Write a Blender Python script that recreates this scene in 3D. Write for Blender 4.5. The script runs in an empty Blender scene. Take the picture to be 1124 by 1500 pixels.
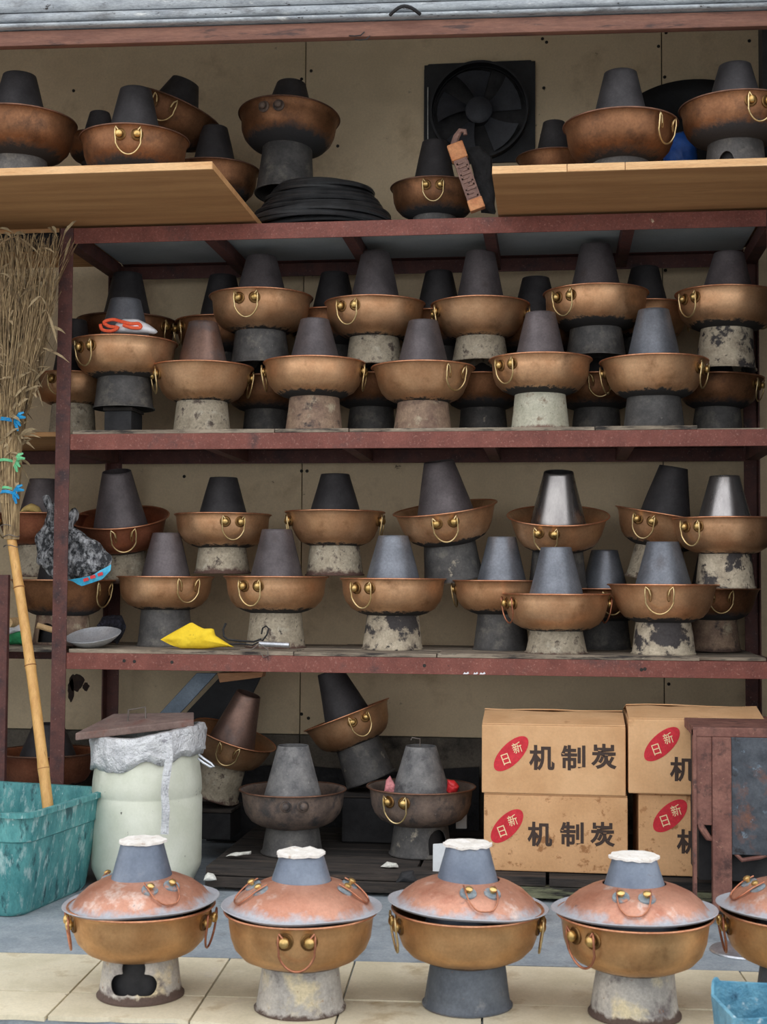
import bpy, bmesh, math, random
from mathutils import Vector, Matrix, noise
R = math.radians
PI = math.pi
rnd = random.Random(7)
scene = bpy.context.scene
C = bpy.context.collection

# ------------------------------------------------------------------ camera
F = 2000.0                      # focal length in pixels of the 1124x1500 frame
EYE = Vector((0, 0, 0.92))
YAW, PITCH, ROLL = 0.124, 0.05, 0.006
fwd = Vector((-math.sin(YAW) * math.cos(PITCH), math.cos(YAW) * math.cos(PITCH), math.sin(PITCH)))
right0 = Vector((math.cos(YAW), math.sin(YAW), 0))
up0 = right0.cross(fwd)
right = right0 * math.cos(ROLL) + up0 * math.sin(ROLL)
up = up0 * math.cos(ROLL) - right0 * math.sin(ROLL)
cd = bpy.data.cameras.new('camera')
cd.sensor_fit = 'VERTICAL'; cd.sensor_height = 36; cd.lens = 36 * F / 1500
cd.dof.use_dof = True; cd.dof.focus_distance = 4.2; cd.dof.aperture_fstop = 7.0
cam = bpy.data.objects.new('camera', cd); C.objects.link(cam)
m = Matrix((right, up, -fwd)).transposed().to_4x4(); m.translation = EYE
cam.matrix_world = m
scene.camera = cam

# ------------------------------------------------------------------ sky and exposure
w = bpy.data.worlds.new('overcast_sky'); scene.world = w; w.use_nodes = True
nt = w.node_tree; nt.nodes.clear()
tc = nt.nodes.new('ShaderNodeTexCoord'); sx = nt.nodes.new('ShaderNodeSeparateXYZ')
rp = nt.nodes.new('ShaderNodeValToRGB'); bg = nt.nodes.new('ShaderNodeBackground'); ow = nt.nodes.new('ShaderNodeOutputWorld')
nt.links.new(tc.outputs['Generated'], sx.inputs[0]); nt.links.new(sx.outputs['Z'], rp.inputs[0])
nt.links.new(rp.outputs[0], bg.inputs[0]); nt.links.new(bg.outputs[0], ow.inputs[0])
rp.color_ramp.elements[0].position = 0.0; rp.color_ramp.elements[0].color = (0.90, 0.90, 0.91, 1)
rp.color_ramp.elements[1].position = 1.0; rp.color_ramp.elements[1].color = (1.0, 1.02, 1.06, 1)
bg.inputs['Strength'].default_value = 1.0
vs = scene.view_settings
vs.view_transform = 'Standard'; vs.look = 'None'; vs.gamma = 1.0; vs.use_curve_mapping = False
vs.exposure = 0.92

# ------------------------------------------------------------------ pixel helpers (frame 1124x1500)
def ray(px, py):
    return fwd + right * ((px - 562) / F) + up * ((750 - py) / F)
def at(px, py, Y):
    d = ray(px, py); return EYE + d * (Y / d.y)
def atz(px, py, z):
    d = ray(px, py); return EYE + d * ((z - EYE.z) / d.z)
def atd(px, py, D):
    return EYE + ray(px, py) * D
def proj(p):
    v = Vector(p) - EYE; D = v.dot(fwd)
    return 562 + F * v.dot(right) / D, 750 - F * v.dot(up) / D, D
def xfor(px, Y, z):
    a, b = -2.5, 2.5
    for _ in range(40):
        mid = (a + b) / 2
        if proj((mid, Y, z))[0] < px: a = mid
        else: b = mid
    return (a + b) / 2
def zfor(py, X, Y):
    a, b = -1.0, 4.0
    for _ in range(40):
        mid = (a + b) / 2
        if proj((X, Y, mid))[1] > py: a = mid
        else: b = mid
    return (a + b) / 2

# ------------------------------------------------------------------ materials
def lin(c):
    return tuple(((v / 255) / 12.92 if v / 255 <= 0.04045 else ((v / 255 + 0.055) / 1.055) ** 2.4) for v in c) + (1,)
MATS = {}
def mat(name, c1, c2, scale=8, metal=0.0, rough=0.6, bump=0.1, bscale=None, patches=(), zband=None, radial=None,
        vary=0.0, stretch=(1, 1, 1), rough2=None, alpha=None, spec=0.5, bdist=0.004, detail=6, contrast=(0.35, 0.65), grain=.22, gscale=75, S=1.9):
    """noise between two colours, then patches of stain/wear (colour, scale, threshold, softness), all in object space"""
    M = bpy.data.materials.new(name); M.use_nodes = True; MATS[name] = M
    t = M.node_tree; N = t.nodes; L = t.links
    b = N['Principled BSDF']
    tc = N.new('ShaderNodeTexCoord'); oi = N.new('ShaderNodeObjectInfo')
    mul = N.new('ShaderNodeMath'); mul.operation = 'MULTIPLY'; mul.inputs[1].default_value = 37.0
    L.new(oi.outputs['Random'], mul.inputs[0])
    add = N.new('ShaderNodeVectorMath'); add.operation = 'ADD'
    mp = N.new('ShaderNodeMapping'); mp.inputs['Scale'].default_value = tuple(v * S for v in stretch)
    L.new(tc.outputs['Object'], mp.inputs['Vector'])
    L.new(mp.outputs[0], add.inputs[0]); L.new(mul.outputs[0], add.inputs[1])
    def nz(s, det=detail, rg=0.6):
        n = N.new('ShaderNodeTexNoise'); n.inputs['Scale'].default_value = s; n.inputs['Detail'].default_value = det
        n.inputs['Roughness'].default_value = rg
        L.new(add.outputs[0], n.inputs['Vector']); return n
    def ramp(src, p0, p1, a, bb):
        r = N.new('ShaderNodeValToRGB'); e = r.color_ramp.elements
        e[0].position = p0; e[0].color = a; e[1].position = p1; e[1].color = bb
        L.new(src, r.inputs[0]); return r.outputs[0]
    def mix(f, a, bcol):
        x = N.new('ShaderNodeMix'); x.data_type = 'RGBA'; L.new(f, x.inputs['Factor'])
        L.new(a, x.inputs[6])
        if isinstance(bcol, tuple): x.inputs[7].default_value = bcol
        else: L.new(bcol, x.inputs[7])
        return x.outputs[2]
    n1 = nz(scale)
    col = ramp(n1.outputs['Fac'], contrast[0], contrast[1], lin(c1), lin(c2))
    sootf = None; W = (1, 1, 1, 1); K = (0, 0, 0, 1)
    nonmetal = None
    for i, (pc, ps, th, so) in enumerate(patches):
        pn = nz(ps, 8, 0.65)
        f = ramp(pn.outputs['Fac'], th, min(1, th + so), K, W)
        col = mix(f, col, lin(pc))
        nonmetal = f if nonmetal is None else nonmetal
    if zband:      # (z_low, z_high, colour, jag): a stain below z_high with a ragged edge
        z0, z1, zc, jag = zband
        sp = N.new('ShaderNodeSeparateXYZ'); L.new(tc.outputs['Object'], sp.inputs[0])
        jn = nz(22, 5, 0.7); mm = N.new('ShaderNodeMath'); mm.operation = 'MULTIPLY_ADD'
        mm.inputs[1].default_value = jag; L.new(jn.outputs['Fac'], mm.inputs[0]); L.new(sp.outputs['Z'], mm.inputs[2])
        ofs = N.new('ShaderNodeMath'); ofs.operation = 'MULTIPLY_ADD'; ofs.inputs[1].default_value = -0.020
        L.new(oi.outputs['Random'], ofs.inputs[0]); L.new(mm.outputs[0], ofs.inputs[2])
        mr = N.new('ShaderNodeMapRange'); mr.inputs['From Min'].default_value = z0 + jag / 2; mr.inputs['From Max'].default_value = z1 + jag / 2
        mr.inputs['To Min'].default_value = 1; mr.inputs['To Max'].default_value = 0
        L.new(ofs.outputs[0], mr.inputs['Value'])
        col = mix(mr.outputs[0], col, lin(zc)); nonmetal = mr.outputs[0]; sootf = mr.outputs[0]
    if radial:     # (r_low, r_high, colour): patina outside a radius
        r0, r1, rc = radial
        sp = N.new('ShaderNodeSeparateXYZ'); L.new(tc.outputs['Object'], sp.inputs[0])
        cb = N.new('ShaderNodeCombineXYZ'); L.new(sp.outputs['X'], cb.inputs[0]); L.new(sp.outputs['Y'], cb.inputs[1])
        ln = N.new('ShaderNodeVectorMath'); ln.operation = 'LENGTH'; L.new(cb.outputs[0], ln.inputs[0])
        jn = nz(14, 6, 0.7); mm = N.new('ShaderNodeMath'); mm.operation = 'MULTIPLY_ADD'; mm.inputs[1].default_value = 0.05
        L.new(jn.outputs['Fac'], mm.inputs[0]); L.new(ln.outputs['Value'], mm.inputs[2])
        mr = N.new('ShaderNodeMapRange'); mr.inputs['From Min'].default_value = r0 + .025; mr.inputs['From Max'].default_value = r1 + .025
        L.new(mm.outputs[0], mr.inputs['Value'])
        col = mix(mr.outputs[0], col, lin(rc)); nonmetal = mr.outputs[0]
    if grain:
        gn = nz(gscale, 8, .72)
        gr = ramp(gn.outputs['Fac'], .30, .70, (1 - grain,) * 3 + (1,), (1 + grain * .8,) * 3 + (1,))
        gm = N.new('ShaderNodeMix'); gm.data_type = 'RGBA'; gm.blend_type = 'MULTIPLY'; gm.inputs['Factor'].default_value = 1
        L.new(col, gm.inputs[6]); L.new(gr, gm.inputs[7]); col = gm.outputs[2]
    if vary:
        hs = N.new('ShaderNodeHueSaturation'); mr = N.new('ShaderNodeMapRange')
        mr.inputs['To Min'].default_value = 1 - vary; mr.inputs['To Max'].default_value = 1 + vary
        L.new(oi.outputs['Random'], mr.inputs['Value']); L.new(mr.outputs[0], hs.inputs['Value']); L.new(col, hs.inputs['Color'])
        col = hs.outputs[0]
    L.new(col, b.inputs['Base Color'])
    if metal > 0 and nonmetal is not None:
        inv = N.new('ShaderNodeMapRange'); inv.inputs['To Min'].default_value = metal; inv.inputs['To Max'].default_value = 0.0
        L.new(nonmetal, inv.inputs['Value']); L.new(inv.outputs[0], b.inputs['Metallic'])
    else:
        b.inputs['Metallic'].default_value = metal
    rn = nz((bscale or scale) * 0.7, 4)
    rr = N.new('ShaderNodeMapRange'); rr.inputs['From Min'].default_value = 0.3; rr.inputs['From Max'].default_value = 0.7
    rr.inputs['To Min'].default_value = rough; rr.inputs['To Max'].default_value = rough2 if rough2 is not None else min(1, rough + 0.12)
    L.new(rn.outputs['Fac'], rr.inputs['Value'])
    if sootf is not None:
        mx = N.new('ShaderNodeMath'); mx.operation = 'MAXIMUM'; sm_ = N.new('ShaderNodeMath'); sm_.operation = 'MULTIPLY'; sm_.inputs[1].default_value = .85
        L.new(sootf, sm_.inputs[0]); L.new(sm_.outputs[0], mx.inputs[0]); L.new(rr.outputs[0], mx.inputs[1]); L.new(mx.outputs[0], b.inputs['Roughness'])
    else:
        L.new(rr.outputs[0], b.inputs['Roughness'])
    b.inputs['Specular IOR Level'].default_value = spec
    if alpha is not None: b.inputs['Alpha'].default_value = alpha
    if bump:
        bn = nz(bscale or scale * 3, 6, 0.65); bp = N.new('ShaderNodeBump')
        bp.inputs['Strength'].default_value = bump; bp.inputs['Distance'].default_value = bdist
        L.new(bn.outputs['Fac'], bp.inputs['Height']); L.new(bp.outputs[0], b.inputs['Normal'])
    return M

mat('copper', (182, 136, 98), (210, 167, 128), 5, .72, .36, .14, 9, patches=[((128, 88, 56), 8, .56, .25), ((96, 66, 46), 26, .70, .06)], zband=(-.004, .002, (38, 36, 35), .034), vary=.12, grain=0.15)
mat('copper_red', (150, 92, 68), (182, 118, 88), 5, .8, .40, .10, 14, patches=[((104, 66, 50), 9, .58, .25)], zband=(-.004, .004, (38, 36, 36), .03), vary=.10)
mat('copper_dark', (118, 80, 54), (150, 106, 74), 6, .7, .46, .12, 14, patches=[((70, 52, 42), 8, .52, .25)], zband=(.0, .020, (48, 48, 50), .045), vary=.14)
mat('copper_front', (184, 136, 88), (210, 164, 114), 5, .72, .34, .08, 12, patches=[((140, 92, 58), 9, .58, .3)], zband=(-.006, .0, (76, 58, 44), .02), vary=.06, grain=0.13)
mat('copper_grimy', (92, 80, 74), (130, 112, 100), 9, .35, .6, .25, 30, patches=[((58, 55, 55), 12, .5, .15), ((150, 140, 130), 40, .66, .1)], vary=.08)
mat('rim_copper', (206, 140, 104), (232, 172, 134), 12, .85, .3, .05, vary=.12)
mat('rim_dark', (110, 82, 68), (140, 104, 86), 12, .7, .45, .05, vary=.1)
mat('brass', (196, 160, 96), (224, 192, 128), 20, .9, .28, .08, vary=.1)
mat('brass_wire', (206, 178, 124), (232, 210, 160), 20, .9, .3, .05, vary=.12)
mat('wire_copper', (170, 110, 84), (196, 136, 106), 20, .85, .35, .05)
mat('washer_bronze', (110, 82, 48), (140, 106, 64), 20, .8, .4, .1)
mat('chimney_iron', (84, 78, 80), (112, 104, 106), 5, .45, .48, .12, 20, patches=[((74, 62, 60), 8, .58, .2), ((140, 136, 134), 60, .70, .08)], vary=.16)
mat('chimney_zinc', (104, 108, 116), (130, 134, 142), 5, .55, .40, .08, 18, patches=[((88, 84, 88), 7, .60, .2)], vary=.10)
mat('chimney_steel', (138, 134, 134), (176, 172, 170), 3, .92, .24, .0, 10, patches=[((112, 96, 88), 4, .60, .25)], stretch=(2, 2, .3), grain=.12)
mat('chimney_brown', (112, 90, 82), (140, 112, 100), 4, .7, .38, .06, 12, patches=[((86, 78, 78), 6, .52, .2)])
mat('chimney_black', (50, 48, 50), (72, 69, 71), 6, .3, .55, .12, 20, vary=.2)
mat('chimney_dusty', (96, 96, 98), (134, 133, 132), 12, .2, .7, .25, 34, patches=[((66, 64, 66), 10, .55, .15), ((170, 168, 164), 45, .63, .1)], vary=.08)
mat('chimney_blue', (98, 108, 124), (128, 138, 152), 4, .45, .42, .08, 16, patches=[((150, 146, 146), 8, .60, .2), ((90, 84, 86), 12, .66, .1)], vary=.05, grain=0.12)
mat('stand_pale', (140, 130, 112), (178, 167, 146), 12, .05, .75, .35, 34, patches=[((176, 168, 150), 9, .56, .10), ((84, 72, 64), 12, .55, .10), ((66, 58, 54), 34, .60, .08)], zband=(-.012, .0, (84, 62, 54), .05), vary=.14, grain=.3)
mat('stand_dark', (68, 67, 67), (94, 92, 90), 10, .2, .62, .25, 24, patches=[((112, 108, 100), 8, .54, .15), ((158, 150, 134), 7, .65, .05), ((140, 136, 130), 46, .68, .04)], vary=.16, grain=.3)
mat('stand_rust', (122, 98, 84), (158, 134, 112), 12, .1, .7, .35, 28, patches=[((176, 162, 138), 9, .56, .10), ((70, 60, 58), 10, .56, .10)], zband=(-.01, .002, (88, 70, 62), .04), vary=.12, grain=.3)
mat('stand_peeled', (160, 148, 128), (190, 178, 156), 12, .0, .75, .35, 26, patches=[((108, 98, 86), 9, .54, .10), ((62, 58, 58), 5, .52, .04), ((56, 50, 48), 18, .60, .05)], vary=.1, grain=.3)
mat('stand_white', (176, 174, 154), (200, 197, 178), 10, .0, .7, .3, 26, patches=[((140, 124, 104), 10, .56, .10), ((84, 66, 56), 24, .62, .05)], zband=(-.004, .004, (124, 98, 86), .03), vary=.05, grain=.25)
mat('stand_floor', (150, 146, 140), (186, 180, 170), 8, .05, .7, .3, 26, patches=[((208, 194, 160), 6, .53, .12), ((104, 96, 96), 7, .55, .12), ((128, 92, 72), 24, .64, .06)], zband=(-.004, .003, (84, 68, 60), .035), vary=.06, grain=.25)
mat('stand_slate', (80, 86, 94), (104, 110, 118), 7, .25, .55, .15, 22, patches=[((150, 112, 90), 22, .67, .05), ((128, 130, 132), 9, .60, .12)], zband=(-.008, .0, (92, 74, 64), .02), grain=.22)
mat('lid_copper', (178, 122, 98), (210, 160, 136), 4, .45, .36, .14, 14, patches=[((156, 90, 66), 4, .50, .20), ((222, 202, 190), 6, .58, .12), ((112, 96, 94), 12, .66, .08)], radial=(.142, .156, (166, 168, 174)), vary=.05, grain=.16)
mat('verdigris', (112, 124, 132), (146, 156, 160), 30, .2, .7, .3, 60, patches=[((170, 116, 92), 24, .54, .1)])
mat('paper_cap', (222, 216, 206), (240, 236, 230), 20, 0, .8, .6, 30, patches=[((190, 170, 150), 30, .58, .12), ((150, 140, 130), 50, .66, .06)], bdist=.01, grain=0.1)
mat('red_paint', (112, 61, 52), (134, 77, 66), 8, .05, .62, .35, 40, patches=[((86, 56, 53), 4, .56, .12), ((156, 110, 97), 70, .565, .14), ((204, 184, 156), 9, .695, .03), ((66, 46, 46), 30, .69, .04)], vary=.06, grain=.32, gscale=110)
mat('red_paint_dull', (84, 50, 46), (104, 64, 58), 14, .05, .62, .2, 40, patches=[((60, 44, 46), 10, .50, .2), ((138, 106, 98), 60, .60, .1)], vary=.06)
mat('shelf_wood', (120, 108, 94), (160, 148, 130), 9, 0, .85, .5, 20, patches=[((50, 46, 44), 6, .50, .12), ((196, 186, 166), 22, .64, .08)], stretch=(.5, 3, 3), vary=.1)
mat('shelf_panel', (160, 168, 172), (178, 186, 190), 3, 0, .6, .05, vary=.04, grain=.1)
mat('plywood', (176, 128, 82), (200, 152, 102), 3, 0, .6, .08, 20, stretch=(.35, 3.5, 3.5), patches=[((146, 100, 62), 6, .60, .15)], detail=8, grain=0.12)
mat('plywood_edge', (206, 158, 108), (226, 184, 134), 8, 0, .7, .2, 30, stretch=(.4, 4, 4), patches=[((110, 76, 50), 14, .68, .08)], vary=.06)
mat('wall_panel', (216, 196, 162), (230, 210, 176), 3, 0, .8, .06, 20, patches=[((190, 168, 134), 3, .54, .2), ((92, 78, 64), 12, .69, .05)], vary=.05, grain=.10)
mat('wall_stained', (150, 142, 124), (174, 165, 145), 4, 0, .8, .1, 20, patches=[((120, 108, 92), 4, .54, .15), ((64, 56, 50), 7, .64, .04)], stretch=(1, 1, .6))
mat('wall_lower', (92, 86, 78), (122, 114, 102), 5, 0, .85, .2, 20, patches=[((44, 42, 40), 4, .50, .15), ((140, 128, 110), 8, .64, .1)], grain=.3)  # darker panels for the wall below the horizontal seam
mat('wall_dark', (74, 74, 76), (92, 92, 94), 4, 0, .8, .1)
mat('ceiling_board', (190, 176, 152), (204, 190, 164), 4, 0, .85, .1)
mat('screw', (36, 34, 32), (52, 48, 44), 20, .3, .6, 0)
mat('galvanised', (140, 146, 152), (174, 180, 184), 7, .3, .55, .35, 22, patches=[((104, 106, 108), 6, .52, .15), ((58, 55, 54), 26, .63, .03), ((206, 208, 206), 8, .62, .08)], stretch=(.6, 2, 2), grain=.3)
mat('beam_red', (112, 76, 64), (134, 94, 78), 9, 0, .7, .25, 30, patches=[((78, 58, 54), 10, .56, .1), ((160, 134, 116), 50, .70, .03)], stretch=(.4, 3, 3), grain=.25)
mat('concrete', (132, 142, 150), (154, 162, 168), 6, 0, .75, .2, 40, patches=[((108, 114, 118), 5, .58, .15), ((176, 172, 160), 30, .68, .06)])
mat('tile_cream', (206, 196, 168), (228, 218, 192), 4, 0, .45, .08, 24, patches=[((182, 164, 128), 4, .56, .12), ((104, 88, 66), 12, .69, .03), ((226, 218, 198), 8, .6, .15)], vary=.06, grain=0.12)
mat('grout', (86, 78, 66), (110, 100, 86), 20, 0, .9, .3)
mat('street', (120, 122, 122), (142, 144, 142), 5, 0, .7, .3, 30)
mat('black_rubber', (30, 31, 33), (52, 53, 55), 10, 0, .35, .1, spec=.7)
mat('fan_black', (24, 25, 28), (38, 40, 44), 8, .1, .5, .1)
mat('fan_blade', (46, 49, 56), (60, 63, 70), 8, .1, .5, .1)
mat('white_wire', (200, 200, 196), (214, 214, 210), 8, 0, .5, 0)
mat('carved_wood', (120, 92, 84), (152, 118, 104), 20, 0, .65, .4, 40, patches=[((84, 62, 58), 20, .55, .1)])
mat('orange_wood', (190, 122, 78), (214, 150, 100), 20, 0, .55, .2, 40)
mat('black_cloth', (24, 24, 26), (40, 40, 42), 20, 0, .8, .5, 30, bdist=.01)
mat('tray_black', (24, 26, 30), (40, 43, 48), 8, .3, .35, .1)
mat('blue_plastic', (20, 70, 150), (34, 90, 176), 8, 0, .4, .05)
mat('straw', (96, 74, 50), (190, 164, 122), 30, 0, .8, .0, patches=[((58, 44, 32), 14, .52, .15)], contrast=(.3, .7), stretch=(2, 2, .35), grain=.3)
mat('straw_leaf', (142, 122, 92), (182, 162, 126), 30, 0, .75, .2, patches=[((100, 82, 60), 14, .56, .15)])
mat('bamboo', (196, 146, 82), (222, 176, 108), 10, 0, .5, .15, 30, stretch=(3, 3, .4), patches=[((146, 98, 52), 10, .60, .12)], grain=0.12)
mat('bamboo_node', (140, 96, 54), (168, 120, 70), 10, 0, .55, .2)
mat('tie_blue', (20, 130, 190), (40, 160, 214), 10, 0, .4, .1)
mat('tie_green', (96, 190, 130), (130, 214, 160), 10, 0, .4, .1)
mat('bucket_teal', (58, 128, 132), (96, 164, 164), 9, 0, .5, .25, 40, patches=[((160, 192, 192), 16, .54, .10), ((46, 92, 98), 11, .57, .08), ((196, 214, 214), 60, .66, .05), ((30, 44, 46), 24, .70, .04)], stretch=(1.4, 1.4, .55))
mat('barrel_white', (206, 210, 192), (220, 223, 208), 6, 0, .5, .08, 30, patches=[((176, 182, 160), 4, .58, .2), ((84, 84, 72), 9, .66, .05), ((60, 58, 52), 18, .67, .03)], grain=0.05)
mat('foil', (214, 216, 220), (238, 240, 242), 14, .15, .42, 1.0, 12, patches=[((160, 160, 166), 10, .6, .06)], bdist=.03, grain=0.05)
mat('rust_plate', (112, 92, 86), (136, 116, 108), 12, .1, .85, .4, 40, patches=[((112, 72, 62), 6, .55, .15)])
mat('wire_grey', (112, 104, 98), (136, 128, 120), 10, .6, .5, 0)
mat('cardboard', (204, 158, 112), (220, 176, 130), 4, 0, .75, .05, 40, patches=[((180, 132, 88), 7, .64, .1)], stretch=(1, 1, 1), vary=.03, grain=0.08)
mat('cardboard_stained', (198, 152, 106), (216, 170, 124), 4, 0, .75, .05, 40, patches=[((160, 112, 70), 9, .58, .05), ((176, 128, 84), 16, .60, .06)], vary=.03, grain=0.1)
mat('cardboard_edge', (226, 186, 144), (236, 200, 160), 10, 0, .8, .05)
mat('print_black', (58, 44, 38), (70, 54, 46), 30, 0, .7, 0)
mat('print_red', (196, 32, 46), (210, 44, 58), 20, 0, .6, 0, patches=[((206, 100, 84), 30, .68, .04)])
mat('print_cream', (238, 206, 160), (244, 216, 172), 20, 0, .6, 0)
mat('rust_iron', (112, 74, 66), (140, 98, 86), 9, .15, .65, .35, 36, patches=[((78, 52, 48), 12, .52, .12), ((164, 122, 104), 40, .62, .08), ((90, 88, 90), 6, .62, .1)])
mat('burnt_iron', (58, 64, 72), (86, 92, 100), 9, .35, .5, .35, 30, patches=[((112, 76, 62), 6, .54, .12), ((122, 142, 158), 16, .60, .1), ((44, 40, 42), 10, .6, .1)])
mat('cast_black', (30, 30, 32), (46, 46, 48), 12, .1, .7, .2)
mat('old_timber', (44, 40, 38), (66, 58, 52), 10, 0, .85, .6, 30, stretch=(.3, 3, 3), patches=[((24, 23, 22), 7, .5, .12), ((92, 74, 62), 12, .62, .1), ((128, 120, 108), 40, .70, .04)], vary=.3, grain=.35)
mat('mossy_timber', (84, 88, 66), (124, 124, 98), 14, 0, .85, .5, 30, stretch=(.4, 3, 3), patches=[((44, 42, 38), 9, .48, .1)], grain=.3)
mat('blue_steel', (96, 110, 124), (118, 132, 146), 6, .3, .5, .1)
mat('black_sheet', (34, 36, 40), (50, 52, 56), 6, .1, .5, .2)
mat('wood_offcut', (160, 112, 78), (184, 136, 98), 8, 0, .7, .2, stretch=(.4, 3, 3))
mat('off_white', (196, 200, 202), (212, 216, 218), 6, 0, .6, .1, grain=0.06)
mat('paper_bit', (206, 206, 196), (228, 228, 220), 14, 0, .8, .4)
mat('yellow_cloth', (236, 196, 30), (248, 214, 52), 5, 0, .8, .3, 40, patches=[((170, 132, 30), 12, .63, .06)], grain=0.08)
mat('white_cloth', (214, 214, 218), (234, 234, 238), 8, 0, .85, .4, 40, grain=0.06)
mat('red_cloth', (232, 84, 50), (244, 110, 72), 12, 0, .8, .3, 60)
mat('pan_steel', (176, 180, 186), (206, 210, 214), 8, .45, .28, .2, 20, patches=[((120, 122, 128), 8, .58, .15)])
mat('tool_black', (34, 34, 36), (54, 54, 56), 12, .5, .5, .1)
mat('tool_silver', (176, 180, 186), (204, 208, 214), 12, .8, .3, .1)
mat('stick_wood', (196, 160, 112), (216, 184, 138), 12, 0, .7, .3, stretch=(.4, 3, 3))
mat('green_cloth', (24, 104, 60), (44, 134, 84), 12, 0, .8, .4)
mat('bag_film', (74, 76, 80), (236, 238, 242), 20, .0, .16, 1.0, 20, bdist=.03, contrast=(.44, .64), stretch=(1.6, 1.6, .8), alpha=.88, grain=.5, gscale=70, detail=12)  # whitish crinkle highlights are painted into the colour by noise
mat('bag_dark', (30, 30, 40), (80, 80, 100), 26, .1, .25, 1.0, 34, bdist=.02, contrast=(.5, .75))
mat('bag_blue', (40, 160, 206), (90, 196, 228), 14, 0, .35, .3)
mat('tub_blue', (56, 120, 150), (116, 170, 190), 8, 0, .4, .5, 20, patches=[((196, 214, 220), 14, .6, .08), ((34, 78, 104), 10, .58, .1)], bdist=.015)
mat('husk', (190, 160, 90), (214, 186, 120), 12, 0, .8, .4)
mat('candy_pink', (200, 120, 124), (214, 140, 142), 12, 0, .6, .3)
mat('candy_red', (196, 34, 40), (214, 50, 54), 12, 0, .4, .2)
mat('drip_paint', (44, 30, 24), (64, 44, 34), 20, 0, .7, .1)

# ------------------------------------------------------------------ mesh helpers
class MB:
    def __init__(s): s.v = []; s.f = []
    def add(s, vs, fs):
        o = len(s.v); s.v += [tuple(v) for v in vs]; s.f += [tuple(i + o for i in f) for f in fs]; return s
    def box(s, x0, x1, y0, y1, z0, z1, M=None):
        vs = [Vector((x, y, z)) for x in (x0, x1) for y in (y0, y1) for z in (z0, z1)]
        if M: vs = [M @ v for v in vs]
        return s.add(vs, [(0, 1, 3, 2), (4, 6, 7, 5), (0, 4, 5, 1), (2, 3, 7, 6), (0, 2, 6, 4), (1, 5, 7, 3)])
    def lathe(s, prof, n=48, closed=False, wob=None, M=None):
        k = len(prof); vs = []
        for i in range(n):
            a = 2 * PI * i / n
            for j, (r, z) in enumerate(prof):
                p = Vector((r * math.sin(a), -r * math.cos(a), z))
                if wob: p = wob(p)
                vs.append(M @ p if M else p)
        fs = []
        for i in range(n):
            i2 = (i + 1) % n
            for j in range(k if closed else k - 1):
                j2 = (j + 1) % k
                fs.append((i * k + j, i2 * k + j, i2 * k + j2, i * k + j2))
        return s.add(vs, fs)
    def tube(s, pts, r, n=6, cap=True, closed=False):
        pts = [Vector(p) for p in pts]; m_ = len(pts); rs = r if isinstance(r, (list, tuple)) else [r] * m_
        vs = []; prev = None
        for i, p in enumerate(pts):
            if closed: t = pts[(i + 1) % m_] - pts[i - 1]
            else: t = pts[min(i + 1, m_ - 1)] - pts[max(i - 1, 0)]
            if t.length < 1e-9: t = Vector((0, 0, 1))
            t.normalize()
            if prev is None:
                a = Vector((0, 0, 1)) if abs(t.z) < .9 else Vector((1, 0, 0))
                u = t.cross(a).normalized()
            else:
                u = (prev - t * prev.dot(t))
                u = u.normalized() if u.length > 1e-6 else t.orthogonal().normalized()
            prev = u; v = t.cross(u)
            for q in range(n):
                a = 2 * PI * q / n; vs.append(p + (u * math.cos(a) + v * math.sin(a)) * rs[i])
        fs = []
        for i in range(m_ if closed else m_ - 1):
            i2 = (i + 1) % m_
            for q in range(n):
                q2 = (q + 1) % n; fs.append((i * n + q, i * n + q2, i2 * n + q2, i2 * n + q))
        if cap and not closed:
            fs.append(tuple(range(n))[::-1]); fs.append(tuple((m_ - 1) * n + q for q in range(n)))
        return s.add(vs, fs)
    def sphere(s, c, r, n=10, m_=6, sc=(1, 1, 1)):
        prof = [(r * math.sin(PI * j / m_), -r * math.cos(PI * j / m_)) for j in range(m_ + 1)]
        M = Matrix.Translation(c) @ Matrix.Diagonal((*sc, 1))
        return s.lathe([(max(a, 1e-4), b) for a, b in prof], n, M=M)
    def prism(s, poly, y0, y1, M=None):      # polygon in x,z swept in y
        n = len(poly)
        vs = [Vector((x, y0, z)) for x, z in poly] + [Vector((x, y1, z)) for x, z in poly]
        if M: vs = [M @ v for v in vs]
        fs = [tuple(range(n)), tuple(range(2 * n - 1, n - 1, -1))] + [(i, i + n, (i + 1) % n + n, (i + 1) % n) for i in range(n)]
        return s.add(vs, fs)
    def mesh(s, name, material=None, smooth=True, bevel=0, angle=40):
        me = bpy.data.meshes.new(name); me.from_pydata([tuple(v) for v in s.v], [], s.f)
        bm = bmesh.new(); bm.from_mesh(me)
        bmesh.ops.remove_doubles(bm, verts=bm.verts, dist=1e-6)
        bmesh.ops.recalc_face_normals(bm, faces=bm.faces)
        if bevel:
            es = [e for e in bm.edges if len(e.link_faces) == 2 and e.calc_face_angle(0) > R(30)]
            bmesh.ops.bevel(bm, geom=es, offset=bevel, segments=2, profile=.5, affect='EDGES')
        bm.to_mesh(me); bm.free()
        if material: me.materials.append(MATS[material])
        if smooth:
            me.shade_smooth() if hasattr(me, 'shade_smooth') else None
            try: me.set_sharp_from_angle(angle=R(angle))
            except Exception: pass
        return me
    def build(s, name, material, parent=None, **k):
        return obj(name, s.mesh(name, material, **k), parent)
def obj(name, me, parent=None, loc=None, rot=None, sc=None):
    o = bpy.data.objects.new(name, me); C.objects.link(o)
    if parent: o.parent = parent
    if loc is not None: o.location = loc
    if rot is not None: o.rotation_euler = rot
    if sc is not None: o.scale = sc
    return o
def tag(o, label=None, cat=None, group=None, kind=None):
    if label: o['label'] = label
    if cat: o['category'] = cat
    if group: o['group'] = group
    if kind: o['kind'] = kind
    return o
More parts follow.
